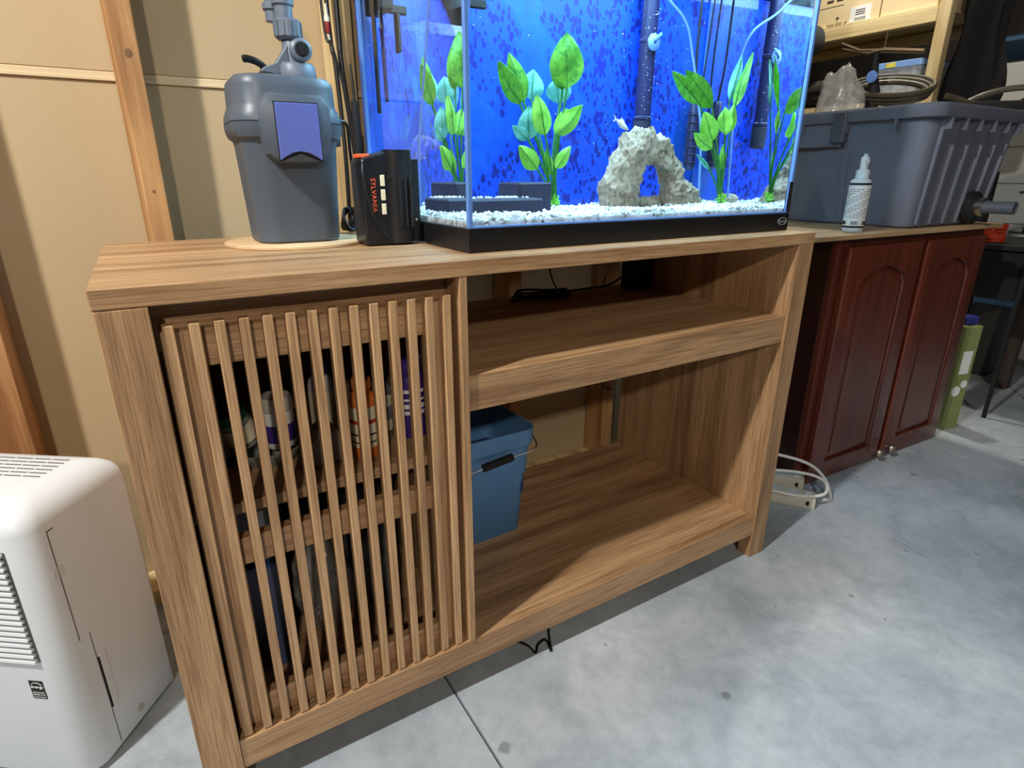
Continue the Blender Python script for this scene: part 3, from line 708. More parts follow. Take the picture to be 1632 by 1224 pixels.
part('hose', MB().lathe([(0.0135, 0.332), (0.0135, 0.350), (0.0165, 0.352), (0.0165, 0.361), (0.0125, 0.363), (0.0125, 0.47)], (vx-0.010, vy, 0), 18), grey_filter2, CF)
part('hose', MB().lathe([(0.011, 0.332), (0.011, 0.346), (0.014, 0.348), (0.014, 0.356), (0.0105, 0.358), (0.0105, 0.47)], (vx-0.022, vy+0.022, 0), 18), grey_filter2, CF)
part('power_cord', MB().tube(spline([(0.078, -0.050, 0.188), (0.092, -0.045, 0.182), (0.097, -0.035, 0.14), (0.106, -0.02, 0.08), (0.125, 0.02, 0.03), (0.14, 0.06, 0.005)], 6), 0.0027, 7), cable_black, CF)

# ------------------------------------------------------------------ black work light power pack
WL = thing('power_pack', 'black plastic device with orange lettering leaning on the left end of the tank', 'device', (0.4165, 0.240, H), 0.0)
sh = [(-0.045, 0.0), (-0.047, 0.006), (-0.047, 0.125), (-0.040, 0.134), (0.000, 0.148), (0.030, 0.150), (0.040, 0.148)]
part('housing', MB().prism([(-0.044, 0.0), (-0.047, 0.004), (-0.047, 0.132), (-0.042, 0.136), (0.006, 0.149), (0.036, 0.150), (0.036, 0.0)], -0.016, 0.040, 'Y', 0.003), black_plastic, WL)
cyl = [[Vector((0.016+0.0225*math.cos(a), -0.012+0.0125*math.sin(a), z)) for a in [PI+PI*k/14 for k in range(15)]]+[Vector((0.016+0.0225, 0.0, z)), Vector((0.016-0.0225, 0.0, z))] for z in (0.004, 0.008, 0.142, 0.149)]
part('bulge', MB().loft(cyl), black_plastic, WL)
part('rear_shell', MB().box(0.0365, 0.0525, -0.010, 0.040, 0.0, 0.136, 0.003, 2), black_plastic, WL)
rb = MB()
for x in (0.012, 0.022, 0.030): rb.box(x-0.0013, x+0.0013, -0.0275, -0.018, 0.030, 0.105, 0.0006)
rb.box(-0.006, 0.004, -0.0215, -0.016, 0.104, 0.110, 0.0006)
part('rib', rb, soft_black, WL)
part('groove', MB().box(-0.0225, -0.0205, -0.0168, -0.0155, 0.004, 0.140), slit_m, WL)
for z in (0.050, 0.072, 0.094):
    part('window', MB().box(-0.0175, -0.0100, -0.0175, -0.0160, z, z+0.017, 0.0006), cream, WL)
text('lettering', 'SYLVANIA', 0.0112, 0.0003, orange, WL, Matrix.Translation((-0.0295, -0.0165, 0.080)) @ Matrix.Rotation(PI/2, 4, 'X') @ Matrix.Rotation(-PI/2, 4, 'Z'), 1.05, 'orange lettering running down the face')
part('tab', MB().box(-0.046, -0.026, 0.0, 0.022, 0.1365, 0.1425, 0.001), orange, WL)
part('cord', MB().tube(spline([(-0.040, -0.010, 0.137), (-0.046, -0.020, 0.11), (-0.035, -0.022, 0.05), (-0.012, -0.022, 0.012), (0.0, -0.020, 0.004), (0.03, -0.022, 0.004), (0.052, -0.03, 0.003)], 6), 0.0016, 6), cable_black, WL)
part('screw', MB().lathe([(0.0022, 0), (0.0022, -0.0012)], (0.044, -0.0102, 0.040), 10, 'Y'), metal, WL)

# cables behind
CB = 'black cables hanging on the wall'
cab = [([(0.430, 0.545, 1.9), (0.431, 0.54, 1.20), (0.437, 0.538, 1.09), (0.440, 0.535, 0.94), (0.436, 0.53, 0.80), (0.430, 0.52, 0.70)], 0.0042, 'black cable hanging on the wall between filter and tank, nearest the filter'),
       ([(0.447, 0.54, 1.9), (0.449, 0.54, 1.20), (0.447, 0.535, 1.10), (0.455, 0.53, 0.98), (0.461, 0.525, 0.86), (0.462, 0.52, 0.75)], 0.0048, 'thick black cable hanging against the left edge of the tank'),
       ([(0.418, 0.54, 1.9), (0.420, 0.54, 1.21), (0.432, 0.53, 1.12), (0.450, 0.52, 1.02), (0.457, 0.515, 0.92), (0.459, 0.51, 0.80)], 0.0026, 'thin black cable crossing the others behind the filter hose')]
for pts, r, lb in cab: solo('cable', MB().tube(spline(pts, 8), r, 8), cable_black, lb, 'cable', group=None)
iv_ = thing('inline_valve', 'small clear and red inline valve on a thin tube beside the cables', 'valve', (0.428, 0.538, 1.162))
part('valve_cap', MB().lathe([(0.004, -0.019), (0.0055, -0.016), (0.0055, 0.000)], (0, 0, 0), 12), plain('red_plastic', (140, 44, 40), 0.4), iv_)
part('valve_body', MB().lathe([(0.0056, 0.000), (0.0056, 0.008), (0.003, 0.012), (0.002, 0.03)], (0, 0, 0), 12), ivory, iv_)
part('tube', MB().tube([(0, 0, -0.018), (0.006, -0.002, -0.05)], 0.002, 6), ivory, iv_)
wr = MB()
for k in range(4):
    a = [(0.418+0.010*math.cos(t)*(1+0.1*k), 0.47+0.02*math.sin(t)+0.003*k, H+0.028+0.020*math.sin(t+0.4*k)) for t in [2*PI*j/20 for j in range(21)]]
    wr.tube(a, 0.0026, 6)
solo('cable', wr, cable_black, 'coil of black cord on the console top between filter and black device', 'cord', smooth=60)
ap = thing('cable_adapter', 'long black adapter hanging on the cables above the black device', 'adapter', (0.459, 0.507, 0.93))
part('adapter_body', MB().box(-0.007, 0.007, -0.006, 0.006, -0.005, 0.095, 0.003, 2), soft_black, ap)
part('tail', MB().tube([(0, 0, 0.094), (-0.002, 0.002, 0.16)], [0.003, 0.0018], 6), cable_black, ap)

# ------------------------------------------------------------------ dehumidifier
ang = math.atan2(0.137, 0.103)-PI/2   # local +y runs back along the side face
DH = thing('dehumidifier', 'white dehumidifier with front louvres on the floor left of the console', 'appliance', (-0.0305, 0.31, 0.0), ang)
# local: side face at x=0 (facing +x), back at y=0, front at y=-DD
DD, DWI = 0.196, 0.34
def dsec(z, ins=0.0, r=0.034):
    pts = []
    x1, x0, y1, y0 = 0-ins, -DWI+ins, 0-ins, -DD+ins
    for (cx, cy, a0, rr) in ((x1, y1, 0, 0.010), (x0, y1, PI/2, 0.010), (x0, y0, PI, r), (x1, y0, 1.5*PI, r)):
        qx = cx-rr if cx == x1 else cx+rr; qy = cy-rr if cy == y1 else cy+rr
        for k in range(8):
            a = a0+PI/2*k/7; pts.append(Vector((qx+rr*math.cos(a), qy+rr*math.sin(a), z)))
    return pts
TOPZ = 0.478
part('shell', MB().loft([dsec(0.006, 0.006), dsec(0.012, 0.001), dsec(0.015), dsec(0.30), dsec(TOPZ-0.040), dsec(TOPZ-0.028, 0.0022), dsec(TOPZ-0.017, 0.008), dsec(TOPZ-0.008, 0.018), dsec(TOPZ-0.002, 0.032), dsec(TOPZ, 0.044)]), white_plastic, DH, smooth=50)
part('foot', MB().box(-DWI+0.03, -0.03, -DD+0.03, -0.03, 0, 0.007), soft_black, DH)
lz0, lz1 = 0.240, 0.415
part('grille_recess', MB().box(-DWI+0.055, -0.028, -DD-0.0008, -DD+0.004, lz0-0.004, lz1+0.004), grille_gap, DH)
nl = 19
lm = None
for k in range(nl):
    z = lz0+(lz1-lz0)*k/(nl-1)
    mb = MB().prism([(-DD-0.0065, -0.0022), (-DD-0.0055, 0.0012), (-DD-0.0006, 0.0028), (-DD-0.0006, -0.0012)], -DWI+0.055, -0.030, 'X')
    if lm is None: l0 = part('louvre', mb, white_plastic, DH, loc=(0, 0, z)); lm = 1
    else:
        mb.bm.free(); l = l0.copy(); COL.objects.link(l); l.parent = DH; l.location = (0, 0, z)
sl_ = MB()
for j in range(6):
    y = -0.045-0.0105*j
    for i in range(9):
        x = -0.062-i*0.030; sl_.box(x-0.0135, x+0.0135, y-0.0012, y+0.0012, TOPZ-0.0005, TOPZ+0.0004)
part('top_vent', sl_, grille_gap, DH)
part('top_handle_recess', MB().loft([rrect(-0.20, -0.145, 0.085, 0.030, 0.02, TOPZ-0.0004), rrect(-0.20, -0.145, 0.085, 0.030, 0.02, TOPZ+0.0003)]), plain('white_recess', (214, 216, 214), 0.5), DH)
sd = MB()
sd.box(-0.0006, 0.0005, -DD+0.0385, -DD+0.0397, 0.240, 0.428)
sd.box(-0.0006, 0.0005, -DD+0.0385, -DD+0.050, 0.427, 0.4285)
sd.box(-0.0006, 0.0005, -DD+0.0565, -DD+0.0575, 0.018, 0.240)
part('seam', sd, grille_gap, DH)
part('side_notch', MB().lathe([(0.010, -0.0004), (0.010, 0.0005)], (0, -DD+0.0395, 0.362), 24, 'X'), plain('white_shadowed_cut', (206, 208, 208), 0.6), DH)
part('grip_slot', MB().box(-0.0006, 0.0007, -DD+0.0575, -DD+0.0610, 0.090, 0.190), slit_m, DH)
part('grip_face', MB().box(-0.0004, 0.0010, -DD+0.0612, -DD+0.0730, 0.090, 0.194, 0.0004), white_plastic, DH)
part('drain_cap', MB().lathe([(0.0065, 0.0), (0.0065, 0.0014), (0.0045, 0.0018)], (0, -DD+0.106, 0.036), 16, 'X'), plain('grey_cap', (168, 166, 160), 0.5), DH)
lb = part('energy_label', MB().box(-0.058, -0.036, -DD-0.0006, -DD+0.0002, 0.167, 0.200), soft_black, DH, label='small black energy rating label')
MX = Matrix.Translation((-0.047, -DD-0.0008, 0.189)) @ Matrix.Rotation(PI/2, 4, 'X')
text('label_script', 'energy', 0.0072, 0.0002, label_white, lb, MX)
MX = Matrix.Translation((-0.047, -DD-0.0008, 0.1745)) @ Matrix.Rotation(PI/2, 4, 'X')
text('label_words', 'ENERGY STAR', 0.0030, 0.0002, label_white, lb, MX)
arc = MB().tube([(-0.047+0.009*math.cos(t), -DD-0.0008, 0.1885+0.0085*math.sin(t)) for t in [PI*0.15+PI*0.7*k/10 for k in range(11)]], 0.0004, 4)
part('label_arc', arc, label_white, lb)
part('label_line', MB().box(-0.0565, -0.0375, -DD-0.0009, -DD-0.0005, 0.1785, 0.1792).box(-0.0565, -0.0375, -DD-0.0009, -DD-0.0005, 0.1695, 0.1701), label_white, lb)

# ------------------------------------------------------------------ things inside the slatted cabinet
def bottle(loc, r, h, neck, mat, lab, label, cat='bottle', capmat=None, bands=(), lettering=None, group=None):
    B = thing('bottle', label, cat, loc)
    part('body', MB().lathe([(r*0.94, 0), (r, 0.004), (r, h*0.72), (r*0.9, h*0.79), (neck, h*0.84), (neck, h*0.88)], (0, 0, 0), 24), mat, B)
    part('cap', MB().lathe([(neck*1.25, h*0.87), (neck*1.25, h*0.985), (neck*1.1, h)], (0, 0, 0), 20), capmat or mat, B)
    if lab is not None:
        l = part('label_sheet', MB().lathe([(r+0.0006, h*0.14), (r+0.0006, h*0.66)], (0, 0, 0), 24, caps=False), lab, B)
        for (z0, z1, m_) in bands: part('printed_band', MB().lathe([(r+0.0011, h*z0), (r+0.0011, h*z1)], (0, 0, 0), 24, caps=False), m_, l)
    return B
SZ1 = 0.469
bottle((0.305, 0.110, SZ1), 0.021, 0.128, 0.012, amber, cream, 'orange bottle with a cream label on the inner shelf behind the slats', capmat=amber, bands=[(0.45, 0.50, plain('red_mark', (190, 60, 30), 0.6)), (0.3, 0.32, ink), (0.2, 0.22, ink)])
bottle((0.398, 0.150, SZ1), 0.030, 0.135, 0.018, purple, purple, 'purple bottle with white printed bands at the right end of the inner shelf', capmat=purple, bands=[(0.60, 0.645, label_white), (0.50, 0.53, label_white), (0.40, 0.46, label_white), (0.32, 0.37, label_white)])
bottle((0.349, 0.155, SZ1), 0.017, 0.120, 0.009, plain('grey_bottle', (120, 110, 112), 0.4), cream, 'slim grey bottle between the orange and the purple bottle', capmat=soft_black, bands=[(0.3, 0.5, label_grey)])
bottle((0.265, 0.20, SZ1), 0.020, 0.135, 0.013, plain('white_bottle', (214, 204, 206), 0.4), cream, 'pale bottle with a violet cap behind the orange bottle', capmat=plain('violet_cap', (76, 62, 130), 0.4))
jb = thing('jar', 'round white jar with a violet label lying in a glass bowl on the inner shelf', 'jar', (0.186, 0.155, SZ1+0.028))
part('body', MB().lathe([(0.022, 0), (0.0235, 0.003), (0.0235, 0.055), (0.021, 0.060)], (0, 0, 0), 24), plain('jar_white', (218, 216, 208), 0.4), jb)
part('lid', MB().lathe([(0.0235, 0.058), (0.0245, 0.060), (0.0245, 0.076), (0.022, 0.080)], (0, 0, 0), 24), plain('jar_lid', (186, 176, 164), 0.4), jb)
part('label_sheet', MB().lathe([(0.0242, 0.010), (0.0242, 0.038)], (0, 0, 0), 24, caps=False), purple, jb)
gb = thing('glass_bowl', 'clear glass bowl holding jars on the inner shelf', 'bowl', (0.170, 0.165, SZ1))
part('bowl', MB().lathe([(0.030, 0.0), (0.045, 0.012), (0.055, 0.030), (0.056, 0.031), (0.046, 0.015), (0.028, 0.003)], (0, 0, 0), 32), glass_jar_m, gb)
j2 = thing('jar', 'tilted jar with a green lid leaning in the glass bowl', 'jar', (0.140, 0.178, SZ1+0.034)); j2.rotation_euler = (0.15, -0.35, 0)
part('body', MB().lathe([(0.022, 0), (0.024, 0.003), (0.024, 0.046), (0.021, 0.05)], (0, 0, 0), 24), glass_jar_m, j2)
part('lid', MB().lathe([(0.0245, 0.048), (0.0245, 0.062), (0.022, 0.064)], (0, 0, 0), 24), green_lid, j2)
part('label_sheet', MB().lathe([(0.0247, 0.010), (0.0247, 0.038)], (0, 0, 0), 24, caps=False), cream, j2)
bottle((0.100, 0.19, SZ1), 0.024, 0.115, 0.014, soft_black, label_grey, 'dark bottle with a grey label at the left end of the inner shelf', capmat=soft_black)
solo('folded_bag', MB().prism([(-0.035, 0), (0.034, 0), (0.030, 0.045), (0.012, 0.066), (-0.010, 0.060), (-0.032, 0.035)], -0.02, 0.02, 'Y', 0.006), plain('taupe_bag', (112, 100, 88), 0.7), 'small taupe pouch standing right of the white jar', 'pouch', (0.238, 0.115, SZ1))
solo('wooden_box', MB().box(-0.05, 0.05, -0.05, 0.05, 0, 0.07, 0.002), brown_item, 'low brown box at the back of the inner shelf', 'box', (0.30, 0.30, SZ1))
BS = 0.1155
def lump(name, loc, s, mat, label, cat, seed=0):
    t = MB(); ic = bmesh.new(); bmesh.ops.create_icosphere(ic, subdivisions=4, radius=1)
    for v in ic.verts:
        p = v.co.copy(); k = 1+0.22*mn.noise(p*1.7+Vector((seed, seed*2, 3)))+0.08*mn.noise(p*5+Vector((seed, 0, 0)))
        v.co = Vector((p.x*s[0]*k, p.y*s[1]*k, max(0.0, (p.z*k+1)*s[2])))
    t._merge(ic); return solo(name, t, mat, label, cat, loc=loc, smooth=80)
lump('plastic_bag', (0.225, 0.17, BS), (0.050, 0.05, 0.095), bag_m, 'crumpled clear plastic bag on the cabinet floor behind the slats', 'bag', 2)
lump('plastic_bag', (0.325, 0.20, BS), (0.048, 0.06, 0.088), plain('grey_bag', (92, 92, 94), 0.5, var=0.3, scale=25), 'crumpled grey bag on the cabinet floor, right of the clear one', 'bag', 5)
bx = thing('storage_bin', 'small blue grey bin in the lower left of the slatted cabinet', 'bin', (0.118, 0.17, BS))
part('bin', MB().loft([rrect(0, 0, 0.035, 0.05, 0.008, 0), rrect(0, 0, 0.042, 0.058, 0.010, 0.19), rrect(0, 0, 0.045, 0.061, 0.010, 0.192), rrect(0, 0, 0.045, 0.061, 0.010, 0.20)]), plain('slate_blue_bin', (74, 82, 112), 0.5), bx)
part('rim_lid', MB().loft([rrect(0, 0, 0.046, 0.062, 0.010, 0.2005), rrect(0, 0, 0.046, 0.062, 0.010, 0.207)]), navy, bx)
solo('grey_box', MB().box(-0.04, 0.04, -0.05, 0.05, 0, 0.11, 0.002), plain('grey_carton', (96, 96, 104), 0.6), 'grey carton standing on the small blue grey bin', 'box', (0.118, 0.17, BS+0.2075))
solo('dark_box', MB().box(-0.07, 0.07, -0.05, 0.05, 0, 0.26, 0.003), soft_black, 'tall black box at the back of the cabinet floor', 'box', (0.30, 0.36, BS))
solo('teal_box', MB().box(-0.05, 0.05, -0.03, 0.03, 0, 0.03, 0.002), plain('teal_card', (18, 66, 84), 0.6), 'flat teal box lying on the tall black box', 'box', (0.30, 0.35, BS+0.2605))

# ------------------------------------------------------------------ blue bin in the open bay
BB = thing('bucket', 'blue bucket with wire handle and dark grip in the lower open bay', 'bucket', (0.601, 0.325, BS))
def bsec(hx, hy, r, z): return rrect(0, 0, hx, hy, r, z, 5)
part('tub', MB().loft([bsec(0.084, 0.072, 0.018, 0), bsec(0.087, 0.075, 0.02, 0.004), bsec(0.096, 0.086, 0.022, 0.150), bsec(0.099, 0.089, 0.022, 0.152), bsec(0.103, 0.094, 0.023, 0.222), bsec(0.109, 0.100, 0.026, 0.224), bsec(0.112, 0.103, 0.027, 0.262), bsec(0.108, 0.099, 0.026, 0.262), bsec(0.100, 0.090, 0.024, 0.21), bsec(0.080, 0.068, 0.018, 0.008)]), blue_tub, BB)
part('grip', MB().tube([(-0.028, -0.112, 0.206), (0.042, -0.110, 0.212)], 0.0085, 12), soft_black, BB)
part('wire_handle', MB().tube(spline([(0.113, 0.0, 0.25), (0.122, -0.02, 0.245), (0.124, -0.06, 0.225), (0.108, -0.100, 0.214), (0.042, -0.110, 0.212), (-0.028, -0.112, 0.206), (-0.07, -0.114, 0.204), (-0.112, -0.09, 0.21), (-0.116, 0.0, 0.25)], 6), 0.0018, 6), metal, BB)
part('contents', MB().box(-0.092, 0.092, -0.082, 0.082, 0.10, 0.175, 0.01, 2), navy, BB, label='dark blue contents')
# upper bay: cords and adapter
cc = MB()
for k in range(4):
    cc.tube([(0.86+(0.085-0.006*k)*math.cos(t), 0.435+(0.022+0.004*k)*math.sin(t), 0.6098+0.004*k+0.004*math.sin(2*t+k)) for t in [2*PI*j/30 for j in range(31)]], 0.0034, 6)
cc.tube(spline([(0.94, 0.44, 0.614), (1.02, 0.455, 0.612), (1.09, 0.455, 0.615), (1.13, 0.44, 0.640)], 8), 0.003, 6)
cc.tube(spline([(0.915, 0.44, 0.614), (0.91, 0.47, 0.66), (0.912, 0.53, 0.80)], 8), 0.002, 6)
solo('coiled_cable', cc, cable_black, 'black cable coiled on the upper shelf of the open bay', 'cable', smooth=60)
pa = thing('power_adapter', 'black power adapter on the upper shelf against the right side panel', 'adapter', (1.155, 0.42, 0.6055))
part('adapter_body', MB().box(-0.034, 0.034, -0.025, 0.025, 0, 0.115, 0.003, 2), soft_black, pa)
part('prong_plate', MB().box(-0.034, -0.020, -0.027, -0.0252, 0.085, 0.098, 0.0008), metal, pa)
solo('cable', MB().tube(spline([(1.155, 0.545, 0.62), (1.12, 0.548, 0.50), (1.135, 0.545, 0.40), (1.155, 0.548, 0.31), (1.185, 0.545, 0.275), (1.205, 0.548, 0.272)], 8), 0.002, 6), cable_black, 'thin black cord hanging down the wall stud behind the lower bay', 'cord')
solo('cable', MB().tube(spline([(0.515, 0.075, 0.003), (0.555, 0.062, 0.003), (0.572, 0.040, 0.003), (0.575, 0.016, 0.003), (0.590, 0.030, 0.004), (0.612, 0.034, 0.003), (0.604, 0.004, 0.003), (0.63, 0.05, 0.003), (0.68, 0.12, 0.003)], 8), 0.0022, 6), cable_black, 'thin black cord lying on the floor under the console', 'cord')

# ------------------------------------------------------------------ power strips and white cord on the floor, right of the console
def strip(loc, rz, L, label, tilt=0):
    P = thing('power_strip', label, 'power strip', loc, rz)
    P.rotation_euler = (tilt, 0, rz)
    part('case', MB().box(-L, 0, 0, 0.048, 0, 0.034, 0.003, 2), ivory, P)
    for k in range(3):
        part('outlet', MB().box(-0.058-0.05*k-0.013, -0.058-0.05*k+0.013, 0.010, 0.038, 0.0335, 0.0352, 0.001), white_plastic, P)
    part('switch', MB().box(-0.030, -0.012, 0.014, 0.034, 0.0335, 0.038, 0.001), white_cable, P)
    part('slot', MB().box(-0.024, -0.015, -0.0006, 0.0004, 0.012, 0.022).box(-0.0195, -0.0165, -0.0006, 0.0004, 0.009, 0.025), slit_m, P)
    return P
strip((1.535, 0.046, 0.0), -0.98, 0.30, 'ivory power strip on the floor nearest the right leg of the console')
strip((1.606, 0.128, 0.0), -0.98, 0.26, 'ivory power strip on the floor behind the first, against the red cabinet')
lp = MB().tube(spline([(1.40, 0.25, 0.13), (1.50, 0.20, 0.125), (1.60, 0.13, 0.095), (1.640, 0.09, 0.05), (1.625, 0.055, 0.008), (1.60, 0.06, 0.005)], 10), 0.0045, 8)
lp.tube(spline([(1.42, 0.22, 0.075), (1.52, 0.17, 0.075), (1.60, 0.11, 0.065), (1.615, 0.07, 0.050), (1.565, 0.045, 0.042), (1.50, 0.08, 0.041), (1.45, 0.15, 0.043)], 10), 0.0045, 8)
solo('extension_cable', lp, white_cable, 'white cord looped over the two power strips beside the console leg', 'cord')

# ------------------------------------------------------------------ red cabinet
RC = thing('red_cabinet', 'dark red wooden cabinet with two arched doors right of the console', 'cabinet', (1.640, 0.160, 0.0), -0.04)
CW, CH, CD = 0.735, 0.731, 0.455
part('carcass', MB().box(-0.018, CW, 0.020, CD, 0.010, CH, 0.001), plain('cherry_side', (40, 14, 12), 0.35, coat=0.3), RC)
ff = MB().box(-0.019, 0.018, 0.002, 0.0195, 0.010, CH, 0.001).box(CW-0.034, CW+0.001, 0.002, 0.0195, 0.010, CH, 0.001)
ff.box(0.018, CW-0.034, 0.002, 0.0195, CH-0.04, CH, 0.001).box(0.018, CW-0.034, 0.002, 0.0195, 0.010, 0.045, 0.001).box(0.362, 0.388, 0.002, 0.0195, 0.045, CH-0.04)
part('face_frame', ff, cherry_m, RC)
def arch(w, h, rise, x0, z0, n=14):
    pts = [(x0, z0), (x0+w, z0), (x0+w, z0+h-rise)]
    for k in range(1, n):
        t = k/n; pts.append((x0+w-w*t, z0+h-rise+rise*math.sqrt(max(0, 1-(2*t-1)**2))))
    pts.append((x0, z0+h-rise)); return pts
def cab_door(x0, w, hinge, kx):
    z0, h = 0.004, CH-0.026
    # door slab with a cut arched field: frame built as loft between outer outline and arched opening
    s = 0.058; n = 14
    op = arch(w-2*s, h-2*s, 0.055, x0+s, z0+s, n)
    outer = []
    for (a, b) in op:   # matching outer points
        u = (a-x0-s)/(w-2*s)
        if b <= z0+s+1e-6: outer.append((x0 if u < 0.5 else x0+w, z0))
        elif (u < 1e-6 or u > 1-1e-6): outer.append((x0 if u < 0.5 else x0+w, z0+h))
        else: outer.append((x0+w*u, z0+h))
    mk = lambda P, y, k=0: [Vector((a, y, b)) for a, b in P]
    def inset(P, d):
        cx = x0+w/2; cz = z0+h/2; return [(a+math.copysign(min(d, abs(cx-a)), cx-a), b+math.copysign(min(d, abs(cz-b)), cz-b)) for a, b in P]
    def outset(P, d): return inset(P, -d)
    yF, yB = -0.020, 0.0
    m = MB().loft([mk(outer, yB), mk(outer, yF+0.005), mk(inset(outer, 0.004), yF+0.001), mk(inset(outer, 0.008), yF), mk(outset(op, 0.004), yF), mk(op, yF+0.004), mk(inset(op, 0.004), yF+0.010)], False, False)
    d = part('door', m, cherry_m, RC, smooth=30)
    c1 = arch(w-2*s-0.004, h-2*s-0.004, 0.055, x0+s+0.002, z0+s+0.002, n)
    c2 = arch(w-2*s-0.052, h-2*s-0.052, 0.050, x0+s+0.026, z0+s+0.026, n)
    pn = MB().loft([mk(c1, -0.002), mk(c1, -0.0085), mk(outset(c2, 0.002), -0.0165), mk(c2, -0.0175)], True, True)
    part('raised_panel', pn, cherry_m, d, smooth=30)
    k = part('knob', MB().lathe([(0.005, -0.020), (0.005, -0.030), (0.013, -0.034), (0.0145, -0.039), (0.010, -0.045), (0.001, -0.047)], (kx, 0, 0.040), 20, 'Y'), brass, d)
cab_door(0.006, 0.352, 0, 0.336)
cab_door(0.382, 0.338, 1, 0.404)
PB = solo('plywood_board', MB().box(-0.20, 0.78, -0.028, 0.455, 0, 0.012, 0.001), wood('tan_ply', 'X', (190, 160, 120), (168, 138, 102), (140, 110, 80), 1, 0.6, 0.2), 'thin tan board lying on the red cabinet under the grey tote', 'board', (1.640, 0.160, CH), -0.04)
CT = CH+0.012

# spray bottle
SB = thing('spray_bottle', 'white pump spray bottle standing before the grey tote', 'bottle', (1.735, 0.200, CT), -0.5)
part('body', MB().lathe([(0.024, 0), (0.026, 0.003), (0.026, 0.128), (0.022, 0.134), (0.014, 0.137)], (0, 0, 0), 28), white_plastic, SB)
part('label_border', MB().lathe([(0.0265, 0.010), (0.0265, 0.126)], (0, 0, 0), 28, caps=False), soft_black, SB)
ls = part('label_sheet', MB().lathe([(0.0270, 0.015), (0.0270, 0.120)], (0, 0, 0), 28, caps=False), label_white, SB)
pr_ = MB()
for k in range(16):
    z = 0.036+0.0048*k
    for a0 in range(0, 20):
        if (a0*7+k*3) % 5 == 0: continue
        a = 2*PI*a0/20; c, s = math.cos(a), math.sin(a)
        pr_.box(0.0272, 0.0275, -0.0035, 0.0035, z, z+0.0016, M=Matrix.Rotation(a, 4, 'Z'))
part('fine_print', pr_, label_grey, ls, stuff=True)
bc = MB()
for j in range(6):
    for k in range(7): bc.box(0.0272, 0.0276, -0.008+k*0.0024, -0.0068+k*0.0024, 0.018, 0.028, M=Matrix.Rotation(2*PI*j/6, 4, 'Z'))
part('barcode', bc, ink, ls, stuff=True)
part('pump_collar', MB().lathe([(0.0165, 0.136), (0.0165, 0.158), (0.010, 0.160), (0.0085, 0.176)], (0, 0, 0), 20), white_plastic, SB)
part('nozzle', MB().lathe([(0.0095, 0.170), (0.0105, 0.172), (0.0100, 0.190), (0.0055, 0.193), (0.005, 0.199)], (0, 0, 0), 18).box(-0.004, 0.004, -0.016, 0, 0.176, 0.184, 0.001), white_plastic, SB)

# grey tote
TT = thing('storage_tote', 'large open grey plastic tote with ribbed sides on the red cabinet', 'tote', (2.148, 0.352, CT), -0.02); TT.scale.x = 0.93
def ts(hx, hy, r, z): return rrect(0, 0, hx, hy, r, z, 6)
bodyr = [ts(0.225, 0.195, 0.03, 0), ts(0.233, 0.203, 0.035, 0.006), ts(0.262, 0.228, 0.04, 0.296), ts(0.262, 0.228, 0.04, 0.318), ts(0.257, 0.223, 0.038, 0.318), ts(0.226, 0.196, 0.03, 0.010)]
part('tub', MB().loft(bodyr), gray_tub, TT)
rimr = [ts(0.262, 0.228, 0.04, 0.290), ts(0.284, 0.250, 0.045, 0.292), ts(0.286, 0.252, 0.046, 0.296), ts(0.288, 0.254, 0.046, 0.320), ts(0.284, 0.250, 0.045, 0.326), ts(0.262, 0.228, 0.04, 0.326)]
part('rim', MB().loft(rimr, False, False), gray_tub, TT)
for x in (-0.19, -0.11, -0.03, 0.05, 0.13, 0.20):
    part('rib', MB().loft([[Vector((x+dx, -0.200-dy, 0.010)) for dx, dy in ((-0.008, 0), (-0.005, 0.010), (0.005, 0.010), (0.008, 0))], [Vector((x*1.1+dx, -0.2265-dy, 0.290)) for dx, dy in ((-0.008, 0), (-0.005, 0.010), (0.005, 0.010), (0.008, 0))]]), gray_tub, TT)
    part('rim_bracket', MB().box(x*1.1-0.003, x*1.1+0.003, -0.252, -0.226, 0.262, 0.292), gray_tub, TT)
for y in (-0.14, 0.0, 0.14):
    part('rim_bracket', MB().box(-0.286, -0.260, y-0.003, y+0.003, 0.262, 0.292), gray_tub, TT)
part('handle_panel', MB().box(-0.2795, -0.262, 0.015, 0.175, 0.225, 0.290, 0.003), gray_tub, TT)
for y in (0.0, 0.165):
    part('lid_latch', MB().box(-0.294, -0.262, y, y+0.040, 0.235, 0.322, 0.004), plain('dark_grey_latch', (70, 74, 84), 0.5) if y == 0 else MATS['dark_grey_latch'], TT)
part('step_edge', MB().loft([[Vector((-0.236+a, 0.010+b, 0.012)) for a, b in ((0, 0), (-0.006, 0), (-0.006, -0.012), (0, -0.016))], [Vector((-0.2625+a, 0.010+b, 0.290)) for a, b in ((0, 0), (-0.006, 0), (-0.006, -0.012), (0, -0.016))]]), gray_tub, TT)
bf = thing('bulkhead_fitting', 'grey pipe stub with a chrome ring screwed through the tote low on its front', 'fitting', (2.235, 0.112, CT+0.055), -0.02)
part('flange', MB().lathe([(0.044, 0.026), (0.046, 0.020), (0.044, 0.006), (0.030, 0.002)], (0, 0, 0), 28, 'Y'), soft_black, bf)
part('ring', MB().lathe([(0.026, 0.004), (0.027, -0.002), (0.027, -0.018), (0.022, -0.020)], (0, 0, 0), 24, 'Y'), metal, bf)
part('pipe', MB().lathe([(0.018, -0.018), (0.018, -0.095), (0.014, -0.095), (0.014, -0.03)], (0, 0, 0), 20, 'Y'), pvc_m, bf)

